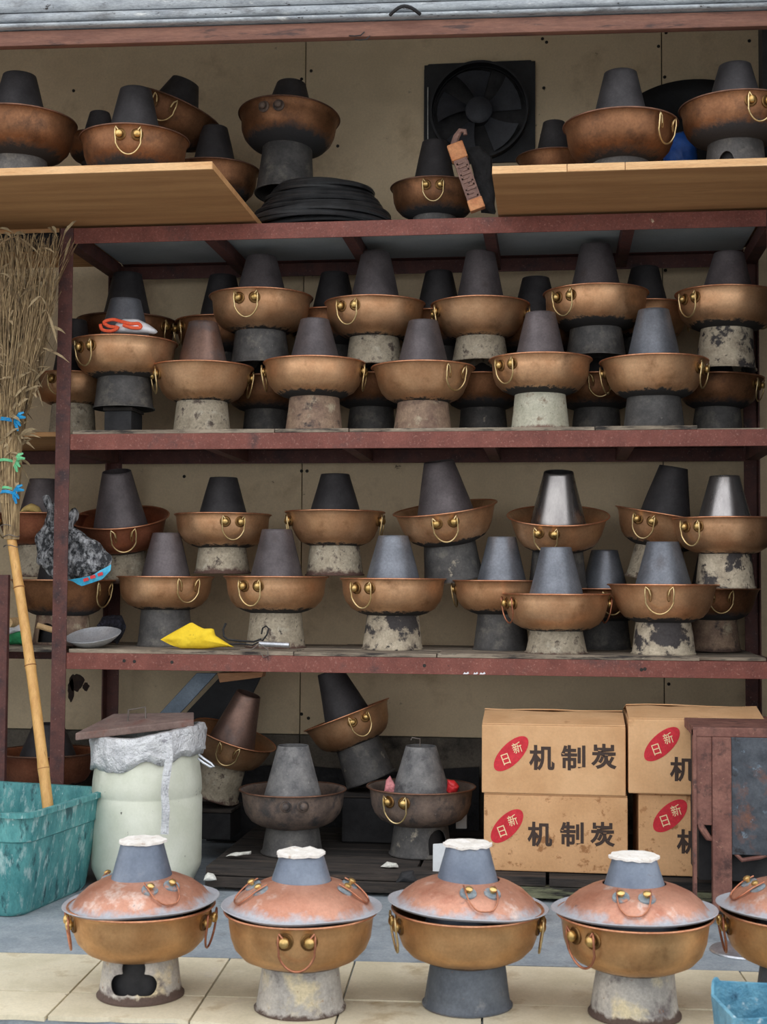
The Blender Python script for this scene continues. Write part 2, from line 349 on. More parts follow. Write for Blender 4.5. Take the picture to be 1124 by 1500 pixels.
def empty(name, loc, rot=(0, 0, 0)):
    o = bpy.data.objects.new(name, None); C.objects.link(o); o.location = loc; o.rotation_euler = rot
    o.empty_display_size = .05
    return o
def wobble(amp, freq, seed):
    off = Vector((seed * 3.1, seed * 1.7, seed * 5.3))
    def f(p):
        d = noise.noise(p * freq + off); rad = Vector((p.x, p.y, 0))
        if rad.length > 1e-5: p = p + rad.normalized() * d * amp
        return Vector((p.x, p.y, p.z + noise.noise(p * freq + off * 2) * amp * .5))
    return f
def crumple(poly, thick, amp, freq, seed, rings=8, n=48, back=True):
    """a soft lens whose outline follows the polygon (x,z); bulges in -y; crumpled by noise"""
    pts = [Vector((a, 0, b)) for a, b in poly]; c = sum(pts, Vector()) / len(pts)
    per = []; L_ = 0
    for i in range(len(pts)): L_ += (pts[(i + 1) % len(pts)] - pts[i]).length
    for k in range(n):
        d = L_ * k / n; i = 0
        while True:
            e = (pts[(i + 1) % len(pts)] - pts[i]).length
            if d <= e or i == len(pts) - 1: break
            d -= e; i += 1
        per.append(pts[i].lerp(pts[(i + 1) % len(pts)], min(1, d / max(e, 1e-6))))
    vs = []; fs = []; off = Vector((seed * 7.7, seed * 2.3, seed))
    for side in ((-1, 1) if back else (-1,)):
        base = len(vs)
        for r_ in range(rings + 1):
            t = 1 - r_ / rings
            for k in range(n):
                p = c.lerp(per[k], t); h = thick * math.sqrt(max(0, 1 - t ** 2.5))
                nn = noise.fractal(p * freq + off + Vector((0, side, 0)), .8, 2.1, 4) * amp
                q = Vector((p.x, side * (h + (nn if t < 1 else 0)), p.z))
                q += Vector((noise.noise(p * freq * 1.3 + off), 0, noise.noise(p * freq * 1.3 - off))) * amp * .5
                vs.append(q)
        for r_ in range(rings):
            for k in range(n):
                k2 = (k + 1) % n
                fs.append((base + r_ * n + k, base + r_ * n + k2, base + (r_ + 1) * n + k2, base + (r_ + 1) * n + k))
    mb = MB(); mb.add(vs, fs); return mb
def pxpoly(pts, Y, c):        # pixel outline at depth Y -> (x,z) relative to the point c
    out = []
    for a, b in pts:
        p = at(a, b, Y); out.append((p.x - c.x, p.z - c.z))
    return out

# ------------------------------------------------------------------ the setting
YW = 4.80                                     # back wall
wr = xfor(1112, YW, 2.6) + .14                     # right wall
wl = -2.30
bw = MB(); bw.box(wl - .1, wr + .1, YW + .012, YW + .1, -.1, 3.05)
wall = tag(bw.build('wall_back', 'grout', smooth=False), 'beige panelled back wall behind the hotpot shelves', kind='structure')
s1 = xfor(447, YW, 2.5); s2 = xfor(970, YW, 2.5); pw = s2 - s1
zs = zfor(1076, s1, YW)
cols = [(wl, s1 - pw), (s1 - pw, s1), (s1, s2), (s2, wr)]
for i, (a, b) in enumerate(cols):
    for j, (z0, z1) in enumerate(((-.05, zs), (zs, 3.05))):
        if b - a < .05: continue
        p = MB().box(a + .002, b - .002, YW, YW + .014, z0 + .002, z1 - .002)
        p.build('wall_panel', 'wall_lower' if j == 0 else 'wall_panel', wall, smooth=False)
k = MB().lathe([(.0001, 0), (.006, 0), (.005, .003), (.0001, .004)], 10).mesh('screw', 'screw')
for (px, py) in [(456, 104), (442, 116), (492, 170), (495, 214), (116, 66), (108, 133), (795, 57), (801, 62), (797, 129), (794, 198), (813, 177), (976, 48), (965, 68), (974, 113), (1098, 60), (556, 398), (975, 396), (983, 388),
                 (442, 690), (450, 690), (270, 698), (442, 1046), (452, 1052), (980, 1002), (445, 760)]:
    p = at(px, py, YW); obj('screw', k, wall, (p.x, YW - .001, p.z), (R(90), 0, 0))
cl = MB().box(wl - .1, wr + .1, 3.86, YW + .1, 3.05, 3.12)
tag(cl.build('ceiling', 'ceiling_board', smooth=False), 'ceiling board over the shelves', kind='structure')
tag(MB().box(wr - .14, wr, YW - .09, YW, 2.1, 3.05).build('trim_1', 'wall_dark', smooth=False), 'dark boxed corner strip at the right end of the back wall', kind='structure')
tag(MB().box(wr, wr + .12, 3.55, YW + .1, -.15, 3.4).build('wall_right', 'wall_dark', smooth=False), 'dark side wall at the right', kind='structure')
tag(MB().box(wl - .12, wl, 3.55, YW + .1, -.15, 3.4).build('wall_left', 'wall_dark', smooth=False), 'dark side wall at the left', kind='structure')
# floor: concrete strip, tile bed, tiles turned a little against the shelves
FA = .055
FM = Matrix.Rotation(FA, 4, 'Z'); FI = FM.inverted()
e0 = FI @ atz(562, 1409, 0)                   # concrete / tile line
j0 = FI @ atz(337, 1404, 0); 
TS = .305
front = (FI @ atz(60, 1489, 0)).y
fl = MB()
fl.box(-3.2, 3.2, e0.y, 6.0, -.12, 0, FM)
fl.box(-3.2, 3.2, front + .01, e0.y - .002, -.12, -.010, FM)
floor = tag(fl.build('floor', 'concrete', smooth=False), 'grey concrete step with a strip of cream tiles in front', kind='structure')
x = j0.x - TS * 7
while x < 1.7:
    for k_, (y0, y1) in enumerate(((front - rnd.uniform(0, .015), e0.y - TS), (e0.y - TS, e0.y))):
        n_ = 9
        poly = [(x + .0025, y1 - .0025)] + [(x + .0025 + (TS - .005) * i / n_, y0 + .0025 + (rnd.uniform(0, .010) if k_ == 0 else 0)) for i in range(n_ + 1)] + [(x + TS - .0025, y1 - .0025)]
        nn = len(poly); hz = rnd.uniform(-.0012, .0008)
        vs = [FM @ Vector((a, b, -.010)) for a, b in poly] + [FM @ Vector((a, b, hz)) for a, b in poly]
        fs = [tuple(range(nn)), tuple(range(2 * nn - 1, nn - 1, -1))] + [(i, (i + 1) % nn, (i + 1) % nn + nn, i + nn) for i in range(nn)]
        MB().add(vs, fs).build('tile', 'tile_cream', floor, smooth=False)
    x += TS
tag(MB().box(-9, 9, -9, front + .02, -.22, -.10, FM).build('street_ground', 'street', smooth=False), 'grey street ground in front of the step', kind='structure')

# ------------------------------------------------------------------ roller shutter over the opening
PL, PR = atd(0, 68, 3.99), atd(1124, 38, 3.81)
dv = (PR - PL); dv.z = 0; L0 = dv.length; dv.normalize(); zb = (PL.z + PR.z) / 2
nv = Vector((-dv.y, dv.x, 0))
sh = empty('roller_shutter', (PL.x, PL.y, zb), (0, 0, math.atan2(dv.y, dv.x)))
tag(sh, 'rolled-up grey galvanised shutter with a red-brown bottom bar above the shelves', 'shutter')
X0, X1 = max(-.45, (wl - PL.x) + .01), (wr - PL.x) / dv.x - .03
MB().box(X0, X1, .0, .03, 0, .045).build('bottom_bar', 'beam_red', sh, bevel=.004)
z = .048
for i, hgt in enumerate((.014, .026, .05, .06, .06, .06, .06, .06, .06)):
    prof = []
    for q in range(9):
        a = PI * q / 8; prof.append((-.012 - .007 * math.sin(a) ** .5, z + hgt * q / 8))
    mb = MB(); n_ = 9
    vs = [Vector((X0, y_, z_)) for y_, z_ in prof] + [Vector((X0, .06, z + hgt)), Vector((X0, .06, z))]
    vs += [Vector((X1, v.y, v.z)) for v in vs]
    kk = n_ + 2
    mb.add(vs, [tuple(range(kk)), tuple(range(2 * kk - 1, kk - 1, -1))] + [(q, (q + 1) % kk, (q + 1) % kk + kk, q + kk) for q in range(kk)])
    mb.build('slat', 'galvanised', sh)
    z += hgt + .003
hp = at(597, 30, 3.87) - Vector((PL.x, PL.y, zb)); hx = hp.dot(dv)
MB().tube([(hx - .043 + .086 * t, -.026 - .03 * math.sin(PI * t), .050 + .012 * math.sin(PI * t)) for t in [i / 10 for i in range(11)]], .005).build('pull_handle', 'tool_black', sh)
for k_, dz_ in ((0, 0), (.016, -.012)):
    hx2 = (at(532, 58, 3.87) - Vector((PL.x, PL.y, zb))).dot(dv) + k_
    MB().tube([(hx2 - .032, .0, .004 + dz_), (hx2 - .016, -.006, .0 + dz_), (hx2 + .002, -.008, .001 + dz_), (hx2 + .012, -.004, .012 + dz_)], .0018, 5).build('bent_wire', 'tool_black', sh)
tag(MB().box(X0, X1, .05, .2, .6, 1.1, Matrix.Translation((PL.x, PL.y, zb)) @ Matrix.Rotation(math.atan2(dv.y, dv.x), 4, 'Z')).build('wall_front', 'wall_dark', smooth=False), 'wall above the shutter', kind='structure')

# ------------------------------------------------------------------ steel rack
YF, YB = 4.15, 4.68
xl0, xl1 = xfor(78, YF, .9), xfor(99, YF, .9)
pwid = xl1 - xl0
xr1 = xfor(1112, YB, 1.0); xr0 = xr1 - pwid
ZT, ZM, ZL = 2.036, 1.376, .686               # rail tops
rack = tag(empty('steel_rack', ((xl0 + xr1) / 2, (YF + YB) / 2, 0)), 'red-brown painted angle-iron rack filled with rows of copper hotpots', 'rack')
O = rack.location
def rb(name, x0, x1, y0, y1, z0, z1, m_, bevel=0):
    mb = MB().box(x0 - O.x, x1 - O.x, y0 - O.y, y1 - O.y, z0, z1); return mb.build(name, m_, rack, smooth=False, bevel=bevel)
def angle_iron(name, x0, x1, y0, y1, z0, z1, m_, back=False):
    mb = MB()
    if back: mb.box(x0 - O.x, x1 - O.x, y1 - .005 - O.y, y1 - O.y, z0, z1)
    else: mb.box(x0 - O.x, x1 - O.x, y0 - O.y, y0 + .005 - O.y, z0, z1)
    mb.box(x0 - O.x, x1 - O.x, y0 + (0 if back else .005) - O.y, y1 - (.005 if back else 0) - O.y, z1 - .005, z1)
    return mb.build(name, m_, rack, smooth=False, bevel=.0012)
for (x0, x1, nm) in ((xl0, xl1, 'l'), (xr0, xr1, 'r')):
    for y0, y1 in ((YF - .004, YF + pwid), (YB - pwid, YB)):
        mb = MB(); s_ = 1 if nm == 'l' else -1
        xo = x0 if nm == 'l' else x1
        fy = y0 if y0 < 4.3 else y1
        ys = sorted((fy, fy + (.005 if y0 < 4.3 else -.005)))
        mb.box(x0 - O.x, x1 - O.x, ys[0] - O.y, ys[1] - O.y, 0, ZT)
        xs = sorted((xo, xo + s_ * .005))
        mb.box(xs[0] - O.x, xs[1] - O.x, y0 - O.y, y1 - O.y, 0, ZT)
        mb.build('post', 'red_paint_dull', rack, smooth=False, bevel=.001)
memx = [xfor(p, YF, 1.99) for p in (305, 508, 716, 922)]
for zt in (ZT, ZM, ZL):
    angle_iron('front_rail', xl1, xr0, YF, YF + .04, zt - .05, zt, 'red_paint')
    angle_iron('back_rail', xl1, xr0, YB - .04, YB, zt - .05, zt, 'red_paint_dull', back=True)
    for xa in (xl0 + .006, xr1 - .046):
        rb('side_rail', xa, xa + .04, YF + .042, YB - .042, zt - .05, zt - .004, 'red_paint_dull')
    for xm in memx:
        rb('cross_member', xm - .018, xm + .018, YF + .006, YB - .006, zt - .045, zt - .006, 'red_paint_dull')
holes = MB().lathe([(.0001, 0), (.0055, 0), (.005, -.002), (.0001, -.002)], 10).mesh('bolt_hole', 'screw')
for (px, py) in [(182, 968), (197, 969), (252, 970), (622, 975), (945, 980), (940, 981)]:
    p = at(px, py, YF); obj('bolt_hole', holes, rack, (p.x - O.x, YF - .0005 - O.y, p.z), (R(90), 0, 0))
for (px, w_) in ((683, 9), (697, 7), (707, 9)):
    p = at(px, 986, YF); k_ = w_ * 4.2 / F
    mk = MB().prism([(-k_ / 2, -.002), (-k_ / 4, .004), (0, .001), (k_ / 3, .0055), (k_ / 2, .0), (k_ / 5, -.002)], -.0006, 0).build('white_paint_mark', 'white_cloth', rack, smooth=False); mk.location = (p.x - O.x, YF - O.y, ZL - .046)
# shelf boards
cuts = [xl1 + .004] + memx + [xr0 - .004]
for i in range(5):
    rb('shelf_panel', cuts[i] + (.018 if i else 0), cuts[i + 1] - .002 + (.018 if i < 4 else 0), YF + .044, YB - .044, ZT - .004, ZT + .008, 'shelf_panel')
def boards(zt, brks, m_='shelf_wood'):
    th = .0125
    for (y0, y1) in ((YF + .002, YF + .19), (YF + .194, YF + .36), (YF + .364, YB - .006)):
        bk = brks if y0 < YF + .1 else [brks[0], brks[0] + rnd.uniform(.6, 1.2), brks[-1]]
        for a, b in zip(bk[:-1], bk[1:]):
            rb('shelf_board', a + .0015, b - .0015, y0 + rnd.uniform(-.004, .004), y1, zt + .0006, zt + th + rnd.uniform(-.001, .001), m_, bevel=.0015)
    return zt + th
zM = boards(ZM, [xl1 + .004] + [xfor(p, YF, ZM) for p in (402, 511, 872, 1023)])
rb('shelf_board', xfor(1024, YF, ZM), xr0 - .004, YF + .05, YB - .006, ZM + .0006, ZM + .009, 'shelf_wood')
zL = boards(ZL, [xl1 + .004] + [xfor(p, YF, ZL) for p in (430, 640, 1026)])
rb('shelf_board', xfor(1027, YF, ZL), xr0 - .004, YF + .05, YB - .006, ZL + .0006, ZL + .009, 'shelf_wood')

# neighbouring shelf on the left of the rack
xs0, xs1 = wl + .02, xl0 - .004
side = tag(empty('side_shelf', ((xs0 + xs1) / 2, 4.45, 0)), 'rough wooden side shelf left of the steel rack, behind the bamboo broom', 'shelf')
O2 = side.location
def sb(name, x0, x1, y0, y1, z0, z1, m_):
    return MB().box(x0 - O2.x, x1 - O2.x, y0 - O2.y, y1 - O2.y, z0, z1).build(name, m_, side, smooth=False, bevel=.002)
for zt, m_ in ((ZM, 'plywood'), (ZL + .004, 'shelf_wood'), (ZT, 'plywood')):
    for y0, y1 in ((4.18, 4.42), (4.425, 4.66)):
        sb('shelf_board', xs0, xs1, y0, y1, zt - .004, zt + .0115, m_)
sb('front_rail', xs0, xs1, 4.18, 4.20, ZT - .06, ZT - .004, 'old_timber')
for zt in (ZM, ZL): sb('back_rail', xs0, xs1, 4.64, 4.67, zt - .05, zt - .005, 'red_paint_dull')
pxl = at(10, 950, 4.10).x
tag(MB().box(-.06, 0, 0, .02, 0, .93).build('timber_post', 'red_paint_dull', smooth=False, bevel=.002), 'reddish timber post at the left edge beside the bamboo broom handle', 'post').location = (pxl, 4.10, 0)
sb('post', xs0 + .0, xs0 + .05, 4.2, 4.25, 0, ZT - .004, 'red_paint_dull')

# plywood sheets that stick out over the top rail
def plywood(px_end, left, y_near, label, strips):
    xe = xfor(px_end, y_near, ZT)
    x0, x1 = (xs0 + .0, xe) if left else (xe, wr - .01)
    o = tag(empty('plywood_sheet', ((x0 + x1) / 2, y_near, ZT + .0085)), label, 'board', 'plywood sheets on top of the rack')
    w2 = (x1 - x0) / 2; d = YB - .03 - y_near
    MB().box(-w2, w2, .003, d, 0, .018).build('sheet', 'plywood', o, smooth=False)
    c_ = [-w2] + [xfor(p, y_near, ZT) - (x0 + x1) / 2 for p in strips] + [w2]
    for a, b in zip(c_[:-1], c_[1:]): MB().box(a + .001, b - .001, -.006, .0025, -.001, .020).build('edge_strip', 'plywood_edge', o, smooth=False)
    return ZT + .0085 + .018
zP = plywood(312, True, 3.61, 'plywood sheet overhanging the top of the rack at the left, carrying dark hotpots', [])
plywood(721, False, 3.735, 'plywood sheet overhanging the top of the rack at the right, below the fan', [831, 916])

# ------------------------------------------------------------------ hotpots
R0, BH = .1625, .108
BOWLS = [
    [(.078, -.004), (.100, .003), (.123, .014), (.141, .033), (.150, .056), (.1530, .080), (.1545, .096), (.160, .105), (.163, .108)],
    [(.076, -.004), (.096, .003), (.115, .013), (.129, .029), (.140, .052), (.148, .079), (.153, .095), (.159, .105), (.163, .108)],
    [(.080, -.004), (.104, .003), (.129, .017), (.146, .039), (.1532, .062), (.1555, .085), (.1565, .098), (.160, .105), (.163, .108)],
]
def bowl_r(kind, z):
    pr = BOWLS[kind]
    for (r0, z0), (r1, z1) in zip(pr[:-1], pr[1:]):
        if z0 <= z <= z1: return r0 + (r1 - r0) * (z - z0) / (z1 - z0)
    return pr[-1][0]
BM, RM, HM = {}, {}, {}
def bowl_mesh(kind, seed, m_):
    key = (kind, seed % 4, m_)
    if key not in BM:
        pr = BOWLS[kind]; inner = [(max(r - .0045, .0001), z + .0035 if z < .1 else z) for r, z in pr[::-1]]
        prof = pr + inner + [(.0001, .004)]
        BM[key] = MB().lathe(prof, 64, wob=wobble(.0030, 11, seed % 4 + 1)).mesh('bowl', m_, angle=60)
    return BM[key]
def rim_mesh(m_):
    if m_ not in RM:
        RM[m_] = MB().tube([(.1632 * math.sin(a), -.1632 * math.cos(a), .1085) for a in [2 * PI * i / 72 for i in range(72)]], .0027, 6, closed=True).mesh('rim', m_, angle=80)
    return RM[m_]
def handle_meshes(kind, style, m_w):
    key = (kind, style, m_w)
    if key in HM: return HM[key]
    z0 = .080; r = bowl_r(kind, z0); ka = .0250 / r
    def onb(a, z, off): rr = bowl_r(kind, z) + off; return Vector((rr * math.sin(a), -rr * math.cos(a), z))
    ring = None
    if style in 'ks':
        pts = []
        top = .0 if style == 'k' else .004
        yk = -(r * math.cos(ka)) - (.013 if style == 'k' else .010)
        for i in range(25):
            t = PI * (-.10 + 1.20 * i / 24)
            x_ = -(.041 if style == 'k' else .044) * math.cos(t) * (1 if abs(math.cos(t)) < .9 else .93)
            pts.append((x_, yk + .010 * max(0, math.sin(t)), z0 + top - .060 * math.sin(t)))
        if style == 'k': pts = [(-.026, yk, z0 + .006)] + pts + [(.026, yk, z0 + .006)]
        if style == 's':
            pts = [(-.024, yk + .004, z0 - .004), (-.030, yk, z0 + .014)] + pts + [(.030, yk, z0 + .014), (.024, yk + .004, z0 - .004)]
        ring = MB().tube(pts, .0026, 6).mesh('handle', m_w, angle=80)
    knobs = []
    for s_ in (-1, 1):
        a = s_ * ka; n_ = Vector((math.sin(a), -math.cos(a), 0)); p = onb(a, z0, 0)
        q = Vector((0, 0, 1)).rotation_difference(n_).to_matrix().to_4x4()
        M_ = Matrix.Translation(p - n_ * .001) @ q
        if style == 's':
            u = Vector((math.cos(a), math.sin(a), 0)); c_ = p + n_ * .004
            pts = [c_ + u * .004 * math.cos(t) + Vector((0, 0, .016 * math.sin(t) - .004)) + n_ * .004 for t in [2 * PI * i / 14 for i in range(14)]]
            me = MB().tube(pts, .0017, 5, closed=True).mesh('staple', 'washer_bronze', angle=80); wm = None
        else:
            me = MB().lathe([(.0055, 0), (.0060, .006), (.0105, .007), (.0118, .011), (.0105, .0160), (.0060, .0190), (.0001, .0200)], 14, M=M_).mesh('knob', 'brass' if style == 'k' else 'copper_grimy', angle=50)
            wm = MB().lathe([(.0182, -.003), (.0185, .003), (.0160, .0048), (.0150, .003), (.004, .003)], 20, M=M_).mesh('washer', 'washer_bronze' if style == 'k' else 'copper_grimy', angle=40)
        knobs.append((me, wm))
    HM[key] = (ring, knobs); return HM[key]
def chimney_mesh(H, r_rim, r_top, hb, m_):
    k_ = (r_rim - r_top) / max(.03, H - hb); q = r_rim / .083; r0 = min(r_rim + k_ * hb, .089 * q)
    def rz(z_): return min(r_rim + k_ * (hb - z_), .094 * q)
    zs_ = [hb * .12, hb * .3, hb * .6, hb * .95] + [hb + (H - hb) * t for t in (.2, .4, .6, .8, .95)]
    pr = [(r0 * .985, hb * .06)] + [(min(rz(z_), r0 + .004 * q) if z_ < hb * .35 else rz(z_), z_) for z_ in zs_]
    pr += [(r_top, H), (r_top - .0012, H + .0008), (r_top - .0025, H), (rz(hb + (H - hb) * .5) - .003, hb + (H - hb) * .5), (r_rim - .004, hb), (r0 - .005, hb * .1)]
    return MB().lathe(pr, 40, wob=wobble(.0018, 9, rnd.randint(1, 40))).mesh('chimney', m_, angle=50)
def stand_mesh(H, rt, rbot, m_, cutter=None, flange=True):
    pr = [(rbot, 0), (rbot + .0005, .0035)]
    if flange: pr += [(rbot - .0045, .007)]
    pr += [(rbot - .005 + (rt - rbot + .005) * t, .007 + (H - .007) * t) for t in (.2, .4, .6, .8, 1)]
    inner = [(r - .004, z_) for r, z_ in pr[::-1]]
    mb = MB().lathe(pr + inner, 48, closed=True, wob=wobble(.0022, 12, rnd.randint(1, 40)))
    me = mb.mesh('stand', m_, angle=50)
    if cutter:
        a, poly = cutter
        cu = MB().prism([(x_, z_) for x_, z_ in poly], -.2, -.0).mesh('cut', m_, smooth=False)
        so = obj('tmp_a', me); co = obj('tmp_b', cu); co.rotation_euler = (0, 0, a)
        md = so.modifiers.new('b', 'BOOLEAN'); md.object = co; md.operation = 'DIFFERENCE'; md.solver = 'EXACT'
        bpy.context.view_layer.update()
        dg = bpy.context.evaluated_depsgraph_get()
        me2 = bpy.data.meshes.new_from_object(so.evaluated_get(dg)); me2.name = 'stand'
        bpy.data.objects.remove(so); bpy.data.objects.remove(co); return me2
    return me
def arch(w_, h_):
    return [(-w_, .012), (w_, .012), (w_, h_ * .5)] + [(w_ * math.cos(t), h_ * .5 + h_ * .5 * math.sin(t)) for t in [PI * i / 8 for i in range(1, 8)]] + [(-w_, h_ * .5)]
def trefoil(k_, zc):
    cs = [(0, .021, .023), (-.024, -.010, .021), (.024, -.010, .021), (0, -.008, .020)]; out = []
    for i in range(72):
        t = 2 * PI * i / 72; r_ = .06
        while r_ > .004:
            x_, z_ = r_ * math.cos(t), r_ * math.sin(t)
            if z_ > -.029 and any(math.hypot(x_ - a_, z_ - b_) < c_ for a_, b_, c_ in cs): break
            r_ -= .0005
        out.append((r_ * math.cos(t) * k_, zc + r_ * math.sin(t) * k_))
    return out
POTS = {}
def hotpot(pid, px, rimpy, wpx, toppy, Y, base, handles, chim='chimney_iron', stand='stand_pale', bowl='copper', rim='rim_copper',
           tilt=(0, 0), kind=None, label='', group='', rt=None, rr=None, wire='brass_wire', sw=1.0, cutter=None, yaw=0, dz=0, srt=1.0):
    # depth of the rim's centre line gives the true radius
    p = at(px, rimpy, Y); D = proj(p)[2]; Rr = wpx / 2 * D / F; s = Rr / R0
    X = xfor(px, Y, p.z)
    tl_ = max(abs(tilt[0]), abs(tilt[1])) > .045
    zr = zfor(rimpy, X, Y if tl_ else Y - Rr)
    bh = BH * s
    if base > 10: zb_ = zfor(base, X, Y - .095 * s * sw)
    else: zb_ = base
    sh_ = zr - bh - zb_
    if sh_ < .02: print('POT', pid, 'short stand', round(sh_, 3)); sh_ = .02
    if sh_ > .15: print('POT', pid, 'tall stand', round(sh_, 3))
    if tl_:
        hr = zr - zb_; X -= hr * math.sin(tilt[1]); Y += hr * math.sin(tilt[0])
    root = tag(empty('hotpot', (X, Y, zb_ + dz), (tilt[0], tilt[1], R(yaw))), label, 'hotpot', group)
    fc_ = math.degrees(math.atan2(-X, Y))
    if cutter: cutter = (cutter[0] + R(fc_), cutter[1])
    kd = kind if kind is not None else rnd.randint(0, 2)
    obj('stand', stand_mesh(sh_ + .004, .080 * s * srt, .097 * s * sw, stand, cutter), root)
    if cutter: MB().lathe([(.066 * s, .006), (.070 * s, .010), (.064 * s, sh_ - .004), (.0001, sh_ - .004)], 32).build('dark_insert', 'cast_black', root)  # black cylinder added so the stand opening looks dark inside
    b = obj('bowl', bowl_mesh(kd, rnd.randint(0, 9), bowl), root, (0, 0, sh_), (0, 0, rnd.uniform(0, 6.28)), (s, s, s))
    obj('rim', rim_mesh(rim), b)
    zt = None if tl_ else zfor(toppy, X, Y)
    Hc = (zt - zb_ - sh_) if zt else toppy_h.get(pid, .135) + bh
    obj('chimney', chimney_mesh(Hc, rr or .083 * s, rt or .047 * s, bh, chim), root, (0, 0, sh_))
    for az, st in handles:
        az += fc_
        ring, knobs = handle_meshes(kd, st, wire)
        if ring: h = obj('handle', ring, root, (0, 0, sh_), (0, 0, R(az)), (s, s, s))
        for kme, wme in knobs:
            if ring: ko = obj('staple' if st == 's' else 'knob', kme, h)
            else: ko = obj('knob', kme, root, (0, 0, sh_), (0, 0, R(az)), (s, s, s))
            if wme: obj('washer', wme, h if ring else root, None if ring else (0, 0, sh_), None if ring else (0, 0, R(az)), None if ring else (s, s, s))
    POTS[pid] = dict(X=X, Y=Y, zb=zb_, sh=sh_, zr=zr, R=Rr, s=s, root=root, Hc=Hc)
    return root
toppy_h = {'T3': .105, 'G1': .158, 'G4': .155, 'G5': .143, 'G6': .155, 'J1': .145, 'J2': .155, 'T6': .118}

g = 'hotpots in the front row of the middle shelf'
hotpot('A1', 297, 528, 148, 473, 4.33, zM, [(-78, 'k'), (100, 'k')], 'chimney_brown', 'stand_pale', kind=1, group=g, label='copper hotpot with brownish sheeny chimney and pale stand, leftmost in front row of middle shelf')
hotpot('A2', 461, 521, 148, 469, 4.33, zM, [(82, 'k'), (-98, 'k')], 'chimney_iron', 'stand_rust', kind=2, group=g, label='copper hotpot with side ring handles, second from left in front row of middle shelf')
hotpot('A3', 620, 528, 150, 471, 4.33, zM, [(42, 's'), (-138, 's')], 'chimney_iron', 'stand_rust', kind=1, group=g, label='copper hotpot with stapled ring and reddish stand, centre front of middle shelf')
hotpot('A4', 792, 516, 149, 459, 4.32, zM, [(-44, 'k'), (136, 'k')], 'chimney_iron', 'stand_white', kind=0, group=g, label='copper hotpot with brass knobs at front left and whitish stand, middle shelf front row')
hotpot('A5', 958, 518, 156, 455, 4.31, zM, [(72, 'k'), (-108, 'k')], 'chimney_zinc', 'stand_dark', kind=1, group=g, label='copper hotpot on a dark stand, rightmost in front row of middle shelf')
g = 'hotpots stacked in the upper row on the middle shelf'
hotpot('B1', 183, 490, 152, 440, 4.30, 594, [(-50, 'k'), (130, 'k')], 'chimney_zinc', 'stand_dark', kind=0, group=g, label='copper hotpot holding the red and white cloth, beside the left post of the middle shelf')
hotpot('B2', 383, 421, 150, 377, 4.43, 528, [(-17, 'k'), (163, 'k')], 'chimney_iron', 'stand_dark', kind=0, group=g, label='stacked copper hotpot with soot below its front brass knobs, left of centre on middle shelf')
hotpot('B3', 549, 431, 146, 371, 4.43, 530, [(-33, 'k'), (147, 'k')], 'chimney_iron', 'stand_pale', kind=2, group=g, tilt=(0.02, .01), label='stacked copper hotpot with chipped pale chimney top, third in upper row of middle shelf')
hotpot('B4', 704, 433, 143, 370, 4.43, 525, [(-80, 'k'), (95, 'k')], 'chimney_iron', 'stand_pale', kind=1, group=g, label='stacked copper hotpot with handles at both sides, fourth in upper row of middle shelf')
hotpot('B5', 873, 415, 152, 360, 4.43, 517, [(-38, 'k'), (142, 'k')], 'chimney_iron', 'stand_dark', kind=2, group=g, label='stacked copper hotpot with ring at front left and scratched dark stand, upper row')
hotpot('B6', 1062, 417, 150, 372, 4.42, 536, [(-48, 'k'), (132, 'k')], 'chimney_iron', 'stand_peeled', kind=0, group=g, tilt=(0, .035), label='stacked copper hotpot at the right end of the upper row on the middle shelf')
g = 'dark hotpots at the back of the middle shelf'
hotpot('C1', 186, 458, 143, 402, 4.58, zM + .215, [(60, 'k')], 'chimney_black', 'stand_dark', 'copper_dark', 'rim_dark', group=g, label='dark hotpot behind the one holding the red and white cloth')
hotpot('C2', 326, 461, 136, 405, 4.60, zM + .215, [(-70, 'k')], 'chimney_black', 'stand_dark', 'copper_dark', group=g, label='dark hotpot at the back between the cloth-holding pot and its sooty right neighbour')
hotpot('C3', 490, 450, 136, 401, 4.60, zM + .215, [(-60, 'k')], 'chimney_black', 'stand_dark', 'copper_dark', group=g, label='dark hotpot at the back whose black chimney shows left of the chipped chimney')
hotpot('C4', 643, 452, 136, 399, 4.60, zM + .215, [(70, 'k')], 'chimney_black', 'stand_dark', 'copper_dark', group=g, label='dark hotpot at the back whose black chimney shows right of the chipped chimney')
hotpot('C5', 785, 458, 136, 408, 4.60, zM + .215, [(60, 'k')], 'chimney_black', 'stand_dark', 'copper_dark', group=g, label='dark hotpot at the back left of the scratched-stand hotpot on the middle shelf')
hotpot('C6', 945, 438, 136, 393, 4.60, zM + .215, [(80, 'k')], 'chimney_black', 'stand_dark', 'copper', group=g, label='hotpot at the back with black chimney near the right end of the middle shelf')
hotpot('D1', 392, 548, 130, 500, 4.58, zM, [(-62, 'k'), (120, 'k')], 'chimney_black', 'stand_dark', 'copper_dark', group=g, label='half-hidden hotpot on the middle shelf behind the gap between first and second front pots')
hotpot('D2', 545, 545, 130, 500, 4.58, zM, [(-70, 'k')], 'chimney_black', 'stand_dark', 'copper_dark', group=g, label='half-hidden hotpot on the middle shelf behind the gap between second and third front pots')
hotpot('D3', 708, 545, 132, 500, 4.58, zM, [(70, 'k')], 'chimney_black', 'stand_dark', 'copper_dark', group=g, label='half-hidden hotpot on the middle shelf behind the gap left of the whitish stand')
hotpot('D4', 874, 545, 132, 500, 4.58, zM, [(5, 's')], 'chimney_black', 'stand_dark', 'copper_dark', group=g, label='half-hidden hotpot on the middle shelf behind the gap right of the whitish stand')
hotpot('D5', 1050, 545, 130, 490, 4.56, zM, [(70, 'k')], 'chimney_black', 'stand_dark', 'copper_dark', group=g, tilt=(0, .03), label='shadowed hotpot at the back right corner of the middle shelf')
